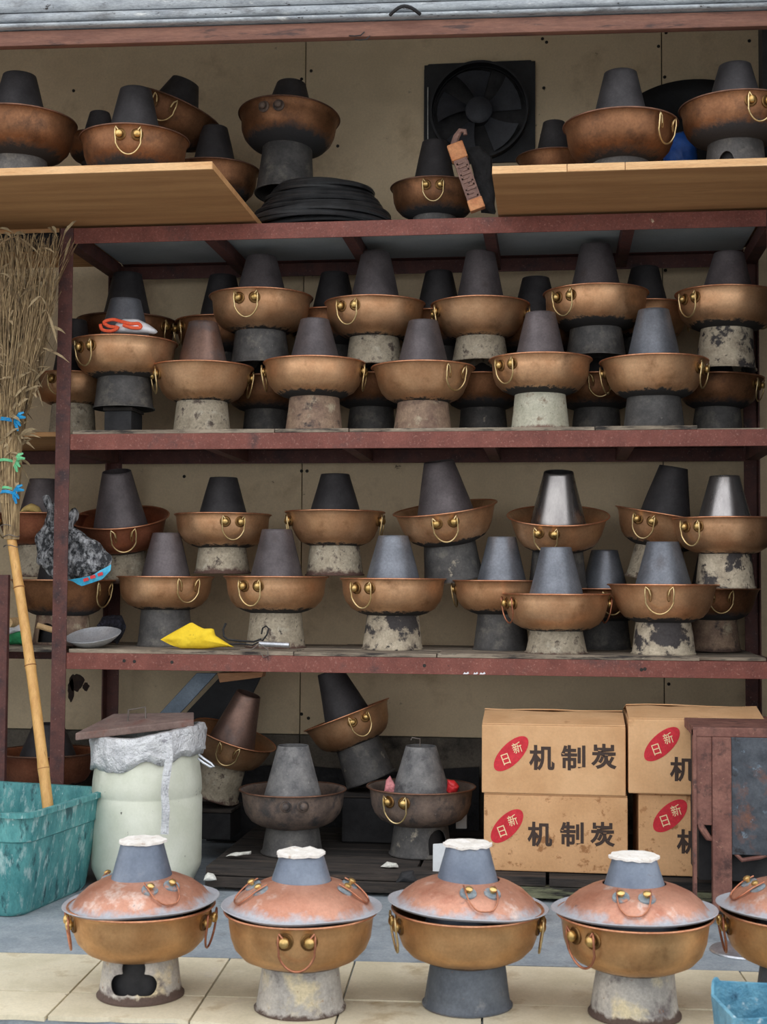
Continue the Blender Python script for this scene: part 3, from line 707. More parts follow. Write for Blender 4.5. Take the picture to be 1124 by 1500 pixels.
hotpot('D0', 108, 543, 122, 470, 4.40, zM - .001, [(-22, 'k'), (158, 'k')], 'chimney_black', 'stand_pale', group=g, kind=0, label='small copper hotpot behind the left post, beside the broom bristles')
g = 'hotpots in the front row of the lower shelf'
hotpot('E1', 243, 845, 140, 781, 4.42, zL, [(28, 's'), (-152, 's')], 'chimney_iron', 'stand_dark', kind=0, group=g, label='copper hotpot behind the yellow cloth on the lower shelf')
hotpot('E2', 405, 845, 152, 776, 4.40, zL, [(-30, 'k'), (150, 'k')], 'chimney_iron', 'stand_pale', kind=0, group=g, label='copper hotpot behind the black tongs on the lower shelf')
hotpot('E3', 576, 848, 154, 785, 4.40, zL, [(-36, 'k'), (144, 'k')], 'chimney_zinc', 'stand_peeled', kind=2, group=g, label='copper hotpot on a half pale half dark stand, centre front of lower shelf')
hotpot('E4', 735, 851, 142, 787, 4.44, zL, [(95, 'k'), (-100, 'k')], 'chimney_zinc', 'stand_dark', kind=0, group=g, label='copper hotpot partly hidden behind the foremost hotpot of the lower shelf')
hotpot('E5', 815, 871, 155, 802, 4.27, zL, [(-64, 'k'), (108, 'k')], 'chimney_zinc', 'stand_pale', kind=2, group=g, wire='wire_copper', label='foremost copper hotpot of the lower shelf, sitting lower than its neighbours')
hotpot('E6', 972, 857, 160, 794, 4.29, zL, [(-4, 's'), (176, 's')], 'chimney_zinc', 'stand_peeled', kind=1, group=g, label='copper hotpot with an open stapled ring at its centre front, right side of lower shelf')
hotpot('E0', 93, 850, 150, 770, 4.40, zL + .0, [(55, 's'), (-125, 's')], 'chimney_black', 'stand_rust', 'copper_dark', kind=1, group=g, cutter=(R(-35), arch(.036, .075)), label='dull copper hotpot behind the left post under the plastic bag')
g = 'hotpots at the back of the lower shelf'
hotpot('E7', 1046, 863, 132, 800, 4.54, zL, [(10, 's')], 'chimney_black', 'stand_rust', 'copper_dark', kind=1, group=g, label='dark hotpot at the back right corner of the lower shelf')
hotpot('E8', 886, 863, 134, 806, 4.58, zL, [(10, 'k')], 'chimney_zinc', 'stand_dark', 'copper_dark', group=g, label='hotpot at the back showing a grey chimney between two front pots of lower shelf')
g = 'hotpots stacked in the upper row on the lower shelf'
hotpot('G0', 62, 751, 132, 702, 4.48, 845, [(-60, 'k')], 'chimney_iron', 'stand_pale', 'copper_red', group=g, label='reddish hotpot behind the broom handle holding dry husks')
hotpot('G1', 176, 754, 142, 685, 4.47, 843, [(3, 's')], 'chimney_iron', 'stand_pale', 'copper_red', kind=1, group=g, tilt=(.29, 0), label='reddish hotpot tipped forward showing its inside, beside the plastic bag')
hotpot('G2', 327, 751, 140, 700, 4.48, 840, [(12, 'k'), (192, 'k')], 'chimney_black', 'stand_pale', kind=2, group=g, label='stacked copper hotpot with knobs at front right, second in upper row of lower shelf')
hotpot('G3', 491, 747, 145, 695, 4.48, 843, [(82, 'k'), (-85, 'k')], 'chimney_black', 'stand_pale', kind=1, group=g, label='stacked copper hotpot with handles at its sides, third in upper row of lower shelf')
hotpot('G4', 652, 742, 152, 674, 4.47, 846, [(-2, 'k'), (178, 'k')], 'chimney_iron', 'stand_dark', kind=1, group=g, tilt=(.17, -.12), rr=.090, label='stacked copper hotpot tilted to the left with the tallest chimney, lower shelf')
hotpot('G5', 818, 752, 148, 688, 4.45, 858, [(-14, 'k'), (166, 'k')], 'chimney_steel', 'stand_dark', kind=1, group=g, tilt=(.25, .01), label='stacked copper hotpot with shiny steel chimney showing its open black mouth')
hotpot('G6', 975, 752, 144, 685, 4.50, 850, [(-24, 'k')], 'chimney_black', 'stand_pale', kind=1, group=g, tilt=(.06, .17), label='stacked copper hotpot leaning right with a dark tilted chimney, lower shelf')
hotpot('G7', 1062, 757, 149, 698, 4.33, 862, [(-40, 'k'), (140, 'k')], 'chimney_steel', 'stand_peeled', kind=2, group=g, label='stacked copper hotpot with shiny chimney and peeling stand, right end of lower shelf')
g = 'dark hotpots on top of the rack'
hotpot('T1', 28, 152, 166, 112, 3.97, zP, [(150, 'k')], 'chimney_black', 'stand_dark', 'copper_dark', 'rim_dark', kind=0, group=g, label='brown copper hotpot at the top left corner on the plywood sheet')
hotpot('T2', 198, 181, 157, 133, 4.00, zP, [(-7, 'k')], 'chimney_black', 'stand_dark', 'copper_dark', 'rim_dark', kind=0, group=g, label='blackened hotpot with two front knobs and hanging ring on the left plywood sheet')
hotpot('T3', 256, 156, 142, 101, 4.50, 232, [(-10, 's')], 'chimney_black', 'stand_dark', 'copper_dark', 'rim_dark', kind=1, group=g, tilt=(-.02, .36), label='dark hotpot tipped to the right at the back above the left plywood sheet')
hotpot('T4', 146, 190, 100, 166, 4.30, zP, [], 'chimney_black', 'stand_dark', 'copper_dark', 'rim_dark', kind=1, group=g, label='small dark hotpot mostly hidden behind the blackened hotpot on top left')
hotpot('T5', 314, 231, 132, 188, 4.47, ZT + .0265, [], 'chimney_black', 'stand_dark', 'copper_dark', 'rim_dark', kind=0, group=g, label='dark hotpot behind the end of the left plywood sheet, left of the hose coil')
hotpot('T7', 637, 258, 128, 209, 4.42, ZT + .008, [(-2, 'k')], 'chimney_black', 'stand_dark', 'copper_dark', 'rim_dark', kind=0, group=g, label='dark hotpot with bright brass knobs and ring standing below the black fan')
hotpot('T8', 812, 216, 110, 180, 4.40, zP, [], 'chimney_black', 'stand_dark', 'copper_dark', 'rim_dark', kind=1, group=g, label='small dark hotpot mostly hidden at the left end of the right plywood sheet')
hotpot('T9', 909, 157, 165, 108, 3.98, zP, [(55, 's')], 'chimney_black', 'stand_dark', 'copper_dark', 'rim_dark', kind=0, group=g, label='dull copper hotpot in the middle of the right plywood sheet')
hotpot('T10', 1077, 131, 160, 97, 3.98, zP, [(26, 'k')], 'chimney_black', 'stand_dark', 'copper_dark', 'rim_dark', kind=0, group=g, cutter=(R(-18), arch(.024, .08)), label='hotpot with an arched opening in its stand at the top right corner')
# hose coil with a hotpot standing on it
cc = Vector((xfor(470, 4.42, 2.1), 4.42, ZT + .008))
coil = MB(); rc = random.Random(3)
for i in range(36):
    lv = i % 12; rad = .245 - .012 * (i // 12) - .0085 * lv + rc.uniform(-.008, .008); zz = .012 + .0118 * lv
    tx_, ty_ = rc.uniform(-.03, .03), rc.uniform(-.03, .03)
    coil.tube([(rad * math.cos(a) + tx_ * .4, rad * .92 * math.sin(a) + ty_ * .3, zz + tx_ * 2 * rad * math.cos(a) * .8 + ty_ * 1.5 * rad * math.sin(a) + .02) for a in [2 * PI * q / 48 for q in range(48)]], .0075, 6, closed=True)
co = coil.build('hose_coil', 'black_rubber'); co.location = cc
tag(co, 'coil of black rubber hose lying on top of the rack', 'hose')
hotpot('T6', 424, 172, 147, 146, 4.46, cc.z + .16, [(-22, 'n')], 'chimney_black', 'stand_dark', 'copper_dark', 'rim_dark', kind=0, group=g, tilt=(-.10, .03), label='dark hotpot leaning back on top of the black hose coil')
g = 'discarded hotpots on the timber platform under the rack'
ZPF = .072
hotpot('J3', 429, 1168, 155, 1092, 4.24, ZPF, [(2, 'n')], 'chimney_dusty', 'stand_dark', 'copper_grimy', 'rim_dark', kind=2, group=g, label='grimy grey hotpot with two knobs and no ring, front of the timber platform')
hotpot('J4', 617, 1164, 158, 1093, 4.28, ZPF, [(-28, 'k'), (152, 'k')], 'chimney_dusty', 'stand_dark', 'copper_grimy', 'rim_dark', kind=0, group=g, cutter=(R(38), arch(.036, .085)), label='grimy hotpot holding sweet wrappers, left of the cardboard boxes')
hotpot('J1', 344, 1071, 126, 1020, 4.46, 1172, [(-5, 's')], 'chimney_brown', 'stand_pale', kind=1, group=g, tilt=(.06, .34), label='copper hotpot leaning to the right beside the white barrel')
hotpot('J2', 508, 1040, 132, 985, 4.50, 1146, [(16, 'k')], 'chimney_black', 'stand_dark', kind=1, group=g, tilt=(-.02, -.38), label='copper hotpot leaning to the left behind the grimy hotpots under the rack')
hotpot('J0', 70, 1110, 150, 1060, 4.50, .0, [(160, 'k')], 'chimney_black', 'stand_dark', 'copper_red', 'rim_dark', kind=1, group=g, label='dark hotpot in the shadow behind the teal bucket')

# ------------------------------------------------------------------ lidded hotpots in front
LID = [(.1735, .0125), (.1725, .0140), (.165, .0100), (.1575, .0090), (.151, .0140), (.140, .0290), (.119, .0460), (.092, .0590), (.0650, .0670), (.0640, .0650), (.091, .0560), (.117, .0430), (.137, .0260), (.148, .0110), (.1575, .0060), (.165, .0070)]
def lid_z(r):
    pr = LID[1:9]
    for (r1, z1), (r0, z0) in zip(pr[:-1], pr[1:]):
        if r0 <= r <= r1: return z0 + (z1 - z0) * (r - r0) / (r1 - r0)
    return .07
def add_lid(pid, tilt, hands, seed, cap_py):
    P = POTS[pid]; root = P['root']; s = P['s']; ch = [c_ for c_ in root.children if c_.name.startswith('chimney')][0]
    lme = MB().lathe(LID, 64, closed=True, wob=wobble(.0060, 7, seed)).mesh('lid', 'lid_copper', angle=50)
    lid = obj('lid', lme, root, (0, 0, P['zr'] - P['zb'] - .002), (tilt[0], tilt[1], rnd.uniform(0, .3)), (s, s, s))
    rz = lid.rotation_euler.z
    fc_ = math.atan2(-P['X'], P['Y'])
    for az in hands:
        a = R(az) + fc_ - rz
        M_ = Matrix.Rotation(a, 4, 'Z')
        pts = []
        for i in range(21):
            t = PI * (-.06 + 1.12 * i / 20); cs_ = math.cos(t); sn_ = math.sin(t); x_ = -.034 * math.copysign(abs(cs_) ** .7, cs_); y_ = -.100 - .046 * math.copysign(abs(sn_) ** .8, sn_)
            r_ = math.hypot(x_, y_); pts.append(M_ @ Vector((x_, y_, lid_z(min(r_, .17)) + .009 - .004 * math.sin(t))))
        MB().tube(pts, .0019, 6).build('lid_ring', 'wire_copper', lid)
        for s_ in (-1, 1):
            q = M_ @ Matrix.Translation((s_ * .026, -.100, lid_z(.103))) @ Matrix.Rotation(R(28), 4, 'X')
            MB().lathe([(.0185, -.002), (.0175, .0025), (.006, .0035), (.0001, .0035)], 16, M=q).build('patina_washer', 'verdigris', lid)
            MB().lathe([(.0045, .002), (.0045, .008), (.0078, .009), (.0082, .013), (.005, .0155), (.0001, .016)], 12, M=q).build('lid_knob', 'brass', lid)
    cm = MB(); n_ = 40; rr_ = .0475 * s
    vs = [(0, 0, .003)]; 
    for i_, t in enumerate((.35, .7, 1.0, 1.0, .6)):
        for k_ in range(n_):
            a = 2 * PI * k_ / n_; d = 1 + (.10 + .16 * noise.noise(Vector((math.cos(a) * 2.2, math.sin(a) * 2.2, seed)))) * (t >= 1)
            zz = (.003, .0045, .0020, -.003, .0)[i_] + .0032 * noise.noise(Vector((t * 3 * math.cos(a), t * 3 * math.sin(a), seed + 4)))
            vs.append((rr_ * t * d * math.cos(a), rr_ * t * d * math.sin(a), zz))
    fs = [(0, 1 + k_, 1 + (k_ + 1) % n_) for k_ in range(n_)]
    for i_ in range(4):
        for k_ in range(n_): fs.append((1 + i_ * n_ + k_, 1 + i_ * n_ + (k_ + 1) % n_, 1 + (i_ + 1) * n_ + (k_ + 1) % n_, 1 + (i_ + 1) * n_ + k_))
    fs.append(tuple(1 + 4 * n_ + k_ for k_ in range(n_)))
    cm.add(vs, fs)
    c_ = cm.build('paper_cap', 'paper_cap', root); c_.location = (0, 0, P['sh'] + P['Hc'])
    c_['label'] = 'crumpled white paper cap'
def floor_pot(pid, px, basepy, wpx, rim_py, top_py, handles, stand, lidtilt, hands, label, cutter=None, seed=1, yaw=0, wire='wire_copper'):
    # bottom front edge of the stand gives the depth
    fp = atz(px, basepy, 0); Y = fp.y + .099
    hotpot(pid, px, rim_py, wpx, top_py, Y, 0.0, handles, 'chimney_blue', stand, 'copper_front', kind=0, label=label, group='lidded hotpots on the tiled step', cutter=cutter, wire=wire, rr=.084, rt=.046)
    add_lid(pid, lidtilt, hands, seed, top_py)
floor_pot('H1', 207, 1477, 212, 1351, 1231, [(-82, 'k'), (72, 'k')], 'stand_floor', (0.0, -.05), [26, -150], 'lidded copper hotpot with a trefoil opening in its stand, leftmost on the tiled step', cutter=(R(-11), trefoil(1.12, .052)), seed=3)
floor_pot('H2', 441, 1497, 222, 1361, 1249, [(-3, 'k'), (177, 'k')], 'stand_floor', (-.01, .01), [78, -72], 'lidded copper hotpot with big brass knobs facing front, second on the tiled step', seed=5)
floor_pot('H3', 685, 1492, 220, 1358, 1236, [(-78, 'k'), (86, 'k')], 'stand_slate', (-.03, .045), [14, 194], 'lidded copper hotpot on a dark slate-grey stand, third on the tiled step', seed=8, wire='brass_wire')
floor_pot('H4', 930, 1507, 226, 1367, 1254, [(-42, 'k'), (138, 'k')], 'stand_floor', (-.03, -.015), [0, 180], 'lidded copper hotpot with brass knobs at its front left, fourth on the tiled step', seed=12)
floor_pot('H5', 1172, 1500, 226, 1364, 1246, [(-78, 'k')], 'stand_slate', (-.03, .03), [-70], 'lidded copper hotpot cut off by the right edge of the picture', seed=15)

# ------------------------------------------------------------------ exhaust fan on the wall
fc = at(702, 162, YW - .03); fan = tag(empty('exhaust_fan', (fc.x, YW, fc.z - .18)), 'black square exhaust fan mounted high on the back wall', 'fan')
fw, fh, fr = .198, .182, .163; zc = .18
n_ = 64; outer = []; inner = []
for i in range(n_):
    a = 2 * PI * i / n_; c_, s_ = math.cos(a), math.sin(a)
    k_ = min(fw / max(abs(c_), 1e-6), fh / max(abs(s_), 1e-6)); outer.append((c_ * k_, s_ * k_)); inner.append((c_ * fr, s_ * fr))
mb = MB(); vs = []
for y_ in (-.012, 0): vs += [Vector((a, y_, zc + b)) for a, b in outer] + [Vector((a, y_, zc + b)) for a, b in inner]
fs = []
for i in range(n_):
    j = (i + 1) % n_
    fs += [(i, j, n_ + j, n_ + i), (2 * n_ + i, 3 * n_ + i, 3 * n_ + j, 2 * n_ + j), (i, 2 * n_ + i, 2 * n_ + j, j), (n_ + i, n_ + j, 3 * n_ + j, 3 * n_ + i)]
mb.add(vs, fs).build('frame', 'fan_black', fan, smooth=False)
MB().lathe([(fr + .004, -.05), (fr + .012, -.05), (fr + .012, 0), (fr + .004, 0)], 56, closed=True, M=Matrix.Translation((0, 0, zc)) @ Matrix.Rotation(R(-90), 4, 'X')).build('duct_ring', 'fan_black', fan)
MB().box(-fw, fw, -.002, -.0005, zc - fh, zc + fh).build('back_plate', 'tool_black', fan, smooth=False)
hub = MB().lathe([(.0001, .048), (.040, .046), (.048, .040), (.048, .004), (.0001, .004)], 32, M=Matrix.Translation((0, 0, zc)) @ Matrix.Rotation(R(90), 4, 'X')).build('hub', 'fan_blade', fan)
for i in range(5):
    a0 = 2 * PI * i / 5 + .35; vs = []
    for j in range(7):
        r_ = .045 + .105 * j / 6; wd = .40 + .16 * j / 6
        for q in range(5):
            t = (q / 4 - .5); a = a0 + t * wd * 1.5 + .12 * j / 6
            vs.append(Vector((r_ * math.cos(a), -.024 - .030 * t, zc + r_ * math.sin(a))))
    top = len(vs); vs += [v + Vector((0, .003, 0)) for v in vs]
    fs = []
    for j in range(6):
        for q in range(4):
            i0 = j * 5 + q; fs += [(i0, i0 + 1, i0 + 6, i0 + 5), (top + i0, top + i0 + 5, top + i0 + 6, top + i0 + 1)]
    bl = MB().add(vs, fs).build('blade', 'fan_blade', fan)
p1, p2 = at(627, 128, YW - .02), at(627, 212, YW - .02)
MB().tube([p1 - fan.location, p2 - fan.location], .0022).build('power_wire', 'white_wire', fan)

# ------------------------------------------------------------------ bits on top of the rack
pa = at(671, 228, 4.26); pb = at(700, 306, 4.19)
ax = (pa - pb); Lb = ax.length
br = tag(empty('carved_bracket', pb, (0, math.atan2(ax.x, ax.z), 0)), 'carved wooden bracket with a key pattern leaning beside the brass-knobbed hotpot', 'bracket')
MB().box(-.022, .022, -.012, .016, 0, Lb).build('bar', 'carved_wood', br, smooth=False, bevel=.002)
MB().box(-.024, .024, -.015, .017, -.004, .032).build('foot', 'orange_wood', br, smooth=False, bevel=.003)
MB().box(-.026, .026, -.016, .018, Lb - .05, Lb + .004).build('head', 'orange_wood', br, smooth=False, bevel=.004)
for i in range(5):
    z0 = .036 + i * (Lb - .09) / 5; hh = (Lb - .09) / 5
    mb = MB(); sgn = 1 if i % 2 else -1
    for (x0, x1, a, b) in ((-.016, .016, 0, .0045), (-.016, -.0115, 0, hh - .003), (-.004 , .016, hh * .5, hh * .5 + .0045), (.0115, .016, hh * .5, hh)):
        mb.box(min(sgn * x0, sgn * x1), max(sgn * x0, sgn * x1), -.016, -.011, z0 + a, z0 + b)
    mb.build('key_carving', 'carved_wood', br, smooth=False)
MB().tube([(-.005, 0, Lb), (.012, -.004, Lb + .022), (.03, -.005, Lb + .036), (.043, -.004, Lb + .03), (.04, -.004, Lb + .018)], [.012, .011, .009, .008, .007], 8).build('scroll', 'carved_wood', br)
def soft(name, pts, Y, thick, amp, freq, seed, m_, label, cat, group=None, rings=8, base=None):
    c_ = at(sum(a for a, b in pts) / len(pts), max(b for a, b in pts), Y)
    o = crumple(pxpoly(pts, Y, c_), thick, amp, freq, seed, rings).build(name, m_, angle=70); o.location = c_
    return tag(o, label, cat, group)
soft('dark_rag', [(682, 216), (700, 212), (722, 232), (726, 300), (728, 312), (705, 312), (698, 285), (690, 250)], 4.27, .03, .02, 14, 2, 'black_cloth', 'black rag hanging between the carved bracket and the right plywood sheet', 'rag')
tp = at(1003, 130, 4.45)
tr = MB().lathe([(.0001, 0), (.20, 0), (.215, .010), (.262, .022), (.265, .027), (.260, .027), (.212, .015), (.196, .005), (.0001, .005)], 64).build('round_tray', 'tray_black')
tr.rotation_euler = (R(66), 0, 0); tag(tr, 'black round tray leaning behind the hotpots at the top right', 'tray')
tr.scale = (1.2, 1.2, 1.0); tr.location = (xfor(1022, 4.63, 2.35), 4.63, zP + .293)
soft('blue_bag', [(972, 214), (985, 196), (1006, 192), (1022, 205), (1024, 311), (972, 311)], 4.3, .05, .01, 12, 4, 'blue_plastic', 'blue plastic bag between the two hotpots on the right plywood sheet', 'bag')

# ------------------------------------------------------------------ cloths and tools on the shelves
P = POTS['B1']
rag = tag(empty('folded_rag', (P['X'], P['Y'] - .10 * P['s'], P['zr'] - .006)), 'white rag with orange-red edging lying in a copper hotpot by the left post', 'rag')
cpt = rag.location
pp = [(a - 0, b) for a, b in pxpoly([(166, 490), (170, 475), (182, 467), (204, 468), (218, 475), (232, 486), (228, 490)], P['Y'] - .10, cpt)]
crumple(pp, .028, .006, 16, 6).build('white_cloth', 'white_cloth', rag, angle=70)
pts = []
for a, b in [(147, 475), (150, 483), (163, 485), (173, 480), (160, 478), (152, 472), (165, 468), (178, 471), (192, 474), (203, 474), (206, 480), (192, 480), (178, 475)]:
    q = at(a, b, P['Y'] - .135); pts.append(q - cpt)
sm = []
for i in range(len(pts) - 1):
    p0, p1, p2, p3 = pts[max(i - 1, 0)], pts[i], pts[i + 1], pts[min(i + 2, len(pts) - 1)]
    for t in (0, .25, .5, .75): sm.append(.5 * ((2 * p1) + (p2 - p0) * t + (2 * p0 - 5 * p1 + 4 * p2 - p3) * t * t + (3 * p1 - p0 - 3 * p2 + p3) * t ** 3))
MB().tube(sm, .0055, 8).build('red_edging', 'red_cloth', rag)
soft('yellow_cloth', [(235, 938), (258, 924), (281, 911), (300, 921), (314, 921), (316, 932), (330, 942), (342, 948), (300, 951), (264, 951), (248, 945)], 4.22, .022, .010, 9, 8, 'yellow_cloth', 'folded yellow cloth on the front edge of the lower shelf', 'cloth', rings=12)
tl = at(382, 944, 4.21); tongs = tag(empty('tongs', (tl.x, 4.21, zL)), 'black iron tongs with a silver grip lying beside the yellow cloth', 'tongs')
def tpath(ps, Y): return [at(a, b, Y) - tongs.location for a, b in ps]
MB().tube(tpath([(331, 913), (327, 922), (328, 932), (334, 937), (352, 939), (372, 940), (383, 936)], 4.23), .0035, 6).build('arm', 'tool_black', tongs)
MB().tube(tpath([(335, 944), (352, 943), (370, 945), (385, 938), (391, 930), (394, 921), (390, 917), (385, 920), (383, 929)], 4.22), .0028, 6).build('arm', 'tool_black', tongs)
MB().tube(tpath([(352, 952), (368, 952), (380, 943), (392, 951), (393, 960), (386, 963), (381, 955)], 4.145), .0018, 6).build('wire_loop', 'wire_grey', tongs)
MB().tube(tpath([(380, 943), (424, 945)], 4.20), .0088, 14).build('grip', 'tool_silver', tongs)
pc = at(141, 925, 4.27)
pan = tag(empty('small_wok', (pc.x, 4.255, zL + .006), (R(15), R(-3), 0), ), 'small battered steel wok lying beside the left post on the lower shelf', 'pan')
MB().lathe([(.0001, 0), (.035, .002), (.062, .014), (.084, .030), (.090, .036), (.0875, .0375), (.081, .031), (.060, .017), (.034, .006), (.0001, .004)], 48, wob=wobble(.003, 20, 5)).build('pan_body', 'pan_steel', pan)
soft('crumpled_wrapper', [(140, 916), (150, 902), (165, 898), (180, 902), (184, 918), (180, 936), (172, 945), (160, 935)], 4.39, .02, .02, 16, 9, 'bag_dark', 'crumpled dark plastic wrapper with pale buttons behind the small wok', 'wrapper')
st = tag(empty('wooden_stick', at(66, 918, 4.26)), 'short pale wooden stick poking out left of the rack post', 'stick')
MB().tube([Vector((-.02, -.02, .005)), Vector((.02, .0, -.009)), Vector((.05, .03, -.018))], [.010, .010, .009], 10).build('stick_shaft', 'stick_wood', st)
st2 = tag(empty('log_end', at(15, 912, 4.25)), 'sawn end of a pale log behind the bamboo broom handle', 'log')
MB().tube([Vector((0, -.02, 0)), Vector((.0, .12, -.0))], [.016, .016], 14).build('log_body', 'stick_wood', st2)
soft('green_cloth', [(11, 930), (20, 926), (34, 924), (40, 935), (38, 944), (14, 945)], 4.26, .03, .01, 16, 3, 'green_cloth', 'dark green cloth on the side shelf beside the broom handle', 'cloth')
soft('white_rag', [(10, 921), (22, 914), (36, 916), (40, 926), (12, 930)], 4.29, .02, .01, 16, 5, 'white_cloth', 'dull white rag lying on the green cloth', 'rag')
P = POTS['G0']
soft('dry_husks', [(28, 752), (34, 742), (46, 738), (58, 742), (62, 752)], P['Y'] - .09, .03, .012, 18, 2, 'husk', 'dry yellow husks in the hotpot behind the broom', 'husks')
# plastic bag behind the left post
bp = at(108, 800, 4.235)
bagp = [(62, 728), (70, 726), (80, 742), (79, 756), (90, 770), (103, 745), (108, 744), (109, 772), (130, 784), (152, 803), (166, 819), (160, 832), (140, 842), (120, 848), (95, 850), (72, 846), (55, 826), (52, 815), (55, 780), (66, 762), (72, 752)]
bag = tag(empty('plastic_bag', bp), 'crumpled clear plastic bag caught behind the left post, with a blue printed edge', 'bag')
crumple(pxpoly(bagp, 4.235, bp), .035, .022, 22, 5, rings=14, n=90).build('bag_film', 'bag_film', bag, angle=60)
bl_ = crumple(pxpoly([(100, 850), (112, 847), (135, 843), (158, 832), (163, 826), (162, 836), (150, 848), (120, 859), (114, 856), (108, 852)], 4.20, bp), .004, .004, 20, 6, rings=4).build('printed_edge', 'bag_blue', bag); bl_.location = (0, 4.20 - 4.235, 0)
for i, (a, b) in enumerate(((126, 849), (136, 845), (147, 841))):
    q = at(a, b, 4.19) - bp
    MB().box(-.0085, .0085, -.001, .001, -.005, .005, Matrix.Translation(q) @ Matrix.Rotation(R(-18), 4, 'Y')).build('red_print', 'candy_red', bl_, smooth=False).location = (0, -(4.20 - 4.235), 0)

# ------------------------------------------------------------------ bamboo broom
b0 = at(70, 1196, 3.86); b0 = at(74, 1215, 3.84); b1 = at(17, 790, 4.03)
broom = tag(empty('bamboo_broom', b0), 'upturned bamboo broom with dry twig bristles leaning by the left post', 'broom')
hp_ = []; rs_ = []
for i in range(41):
    t = i / 40; p = b0.lerp(b1, t) - b0; p.x += .010 * math.sin(PI * t) * .6; hp_.append(p)
    node = any(abs(t - q) < .013 for q in (.21, .55, .83)); rs_.append((.0165 - .002 * t) * (1.10 if node else 1))
MB().tube(hp_, rs_, 14).build('handle_pole', 'bamboo', broom)
for q in (.21, .55, .83):
    i = round(q * 40); MB().tube([hp_[i] + (hp_[i + 1] - hp_[i]) * t for t in (-.10, -.03, .03, .10)], [.0162, .0182, .0182, .0162], 14).build('bamboo_node', 'bamboo_node', broom)
rb_ = random.Random(11); tw = MB(); lf = MB()
root_c = b1 - b0; tie_c = at(12, 625, 4.05) - b0; top_w = .185
top_c = at(22, 350, 4.06) - b0
for i in range(760):
    a = rb_.uniform(0, 2 * PI); rr = math.sqrt(rb_.random())
    s0 = Vector((math.cos(a), math.sin(a) * .8, 0)) * rr
    hmax = rb_.uniform(.45, 1.0) if rb_.random() < .7 else 1.0
    start = rb_.choice((0, 0, .0, .12)); pts = []
    jit = Vector((rb_.uniform(-1, 1), rb_.uniform(-1, 1), 0)) * .06
    for q in range(8):
        t = start + (hmax - start) * q / 7
        if t < .38: c_ = root_c.lerp(tie_c, t / .38); wd = .020 + .022 * t / .38
        else:
            u = (t - .38) / .62; c_ = tie_c.lerp(top_c, u); wd = .042 + (top_w - .042) * (u ** .85 if u < .6 else (.6 ** .85 + (u - .6) * .45))
        p = c_ + Vector((s0.x * wd, s0.y * min(wd, .085), 0)) + jit * max(0, t - .38) * (1 + math.sin(q * 2 + a)) 
        p += Vector((rb_.uniform(-1, 1), rb_.uniform(-1, 1), 0)) * .004
        pts.append(p)
    tw.tube(pts, [.0021 - .0013 * q / 7 for q in range(8)], 3, cap=False)
    if rb_.random() < .45:
        q = rb_.randint(3, 7); p = pts[q]; dirv = Vector((rb_.uniform(-1, 1), rb_.uniform(-.9, .4), rb_.uniform(-.7, 1.3))).normalized()
        ln = rb_.uniform(.04, .11); wv = dirv.cross(Vector((rb_.uniform(-1, 1), -1, rb_.uniform(-1, 1)))).normalized() * rb_.uniform(.003, .007)
        dr = Vector((0, 0, -.02))
        v = [p, p + dirv * ln * .4 + wv, p + dirv * ln * .4 - wv, p + dirv * ln * .75 + wv * .7 + dr * .4, p + dirv * ln * .75 - wv * .7 + dr * .4, p + dirv * ln + dr]
        lf.add(v, [(0, 1, 2), (1, 3, 4, 2), (3, 5, 4)])
o = tw.build('twig_bristles', 'straw', broom, smooth=False); o['kind'] = 'stuff'
o = lf.build('dry_leaves', 'straw_leaf', broom, smooth=False); o['kind'] = 'stuff'
def tie(py, Y, m_, rad, hgt, knot):
    c_ = at(10 if py < 660 else 12, py, Y) - b0
    if py > 780: c_ = at(17, py, Y) - b0
    mb = MB(); n_ = 28
    for lv in (-.4, .4):
        mb.tube([c_ + Vector((rad * math.cos(a), rad * .85 * math.sin(a), lv * hgt + .003 * math.sin(3 * a))) for a in [2 * PI * i / n_ for i in range(n_)]], hgt * .5, 6, closed=True)
    if knot:
        kx = c_ + Vector((rad * .8, -rad * .6, 0))
        for dx, dz_ in ((.03, .022), (.036, .006), (.012, -.035), (.02, -.02)):
            mb.tube([kx, kx + Vector((dx * .6, -.012, dz_ * .6 + .004)), kx + Vector((dx, -.008, dz_))], [.006, .006, .003], 5)
    mb.build('tie', m_, broom)
tie(617, 4.05, 'tie_blue', .050, .007, True)
tie(676, 4.045, 'tie_green', .038, .005, True)
tie(716, 4.04, 'tie_green', .032, .005, False)
tie(722, 4.04, 'tie_blue', .033, .006, True)
for py in (770, 785, 800): tie(py, 4.03, 'wire_grey', .025, .0015, False)

# ------------------------------------------------------------------ teal bucket
bk0 = atz(64, 1346, 0)
BW, BD, BHt = .46, .50, .29
bu = tag(empty('plastic_bucket', (bk0.x - .215, bk0.y + .22, 0), (0, 0, R(-9))), 'scuffed teal plastic bin holding the broom handle at the left', 'bin')
def rrect(hx, hy, r_, z_, n_=6):
    out = []
    for cx_, cy_, a0 in ((hx - r_, -hy + r_, -90), (hx - r_, hy - r_, 0), (-hx + r_, hy - r_, 90), (-hx + r_, -hy + r_, 180)):
        for i in range(n_ + 1):
            a = R(a0 + 90 * i / n_); out.append(Vector((cx_ + r_ * math.cos(a), cy_ + r_ * math.sin(a), z_)))
    return out
def loft(loops, cap0=True, cap1=False):
    n_ = len(loops[0]); vs = [v for l in loops for v in l]; fs = []
    for i in range(len(loops) - 1):
        for k_ in range(n_): fs.append((i * n_ + k_, i * n_ + (k_ + 1) % n_, (i + 1) * n_ + (k_ + 1) % n_, (i + 1) * n_ + k_))
    if cap0: fs.append(tuple(range(n_))[::-1])
    if cap1: fs.append(tuple((len(loops) - 1) * n_ + k_ for k_ in range(n_)))
    return MB().add(vs, fs)
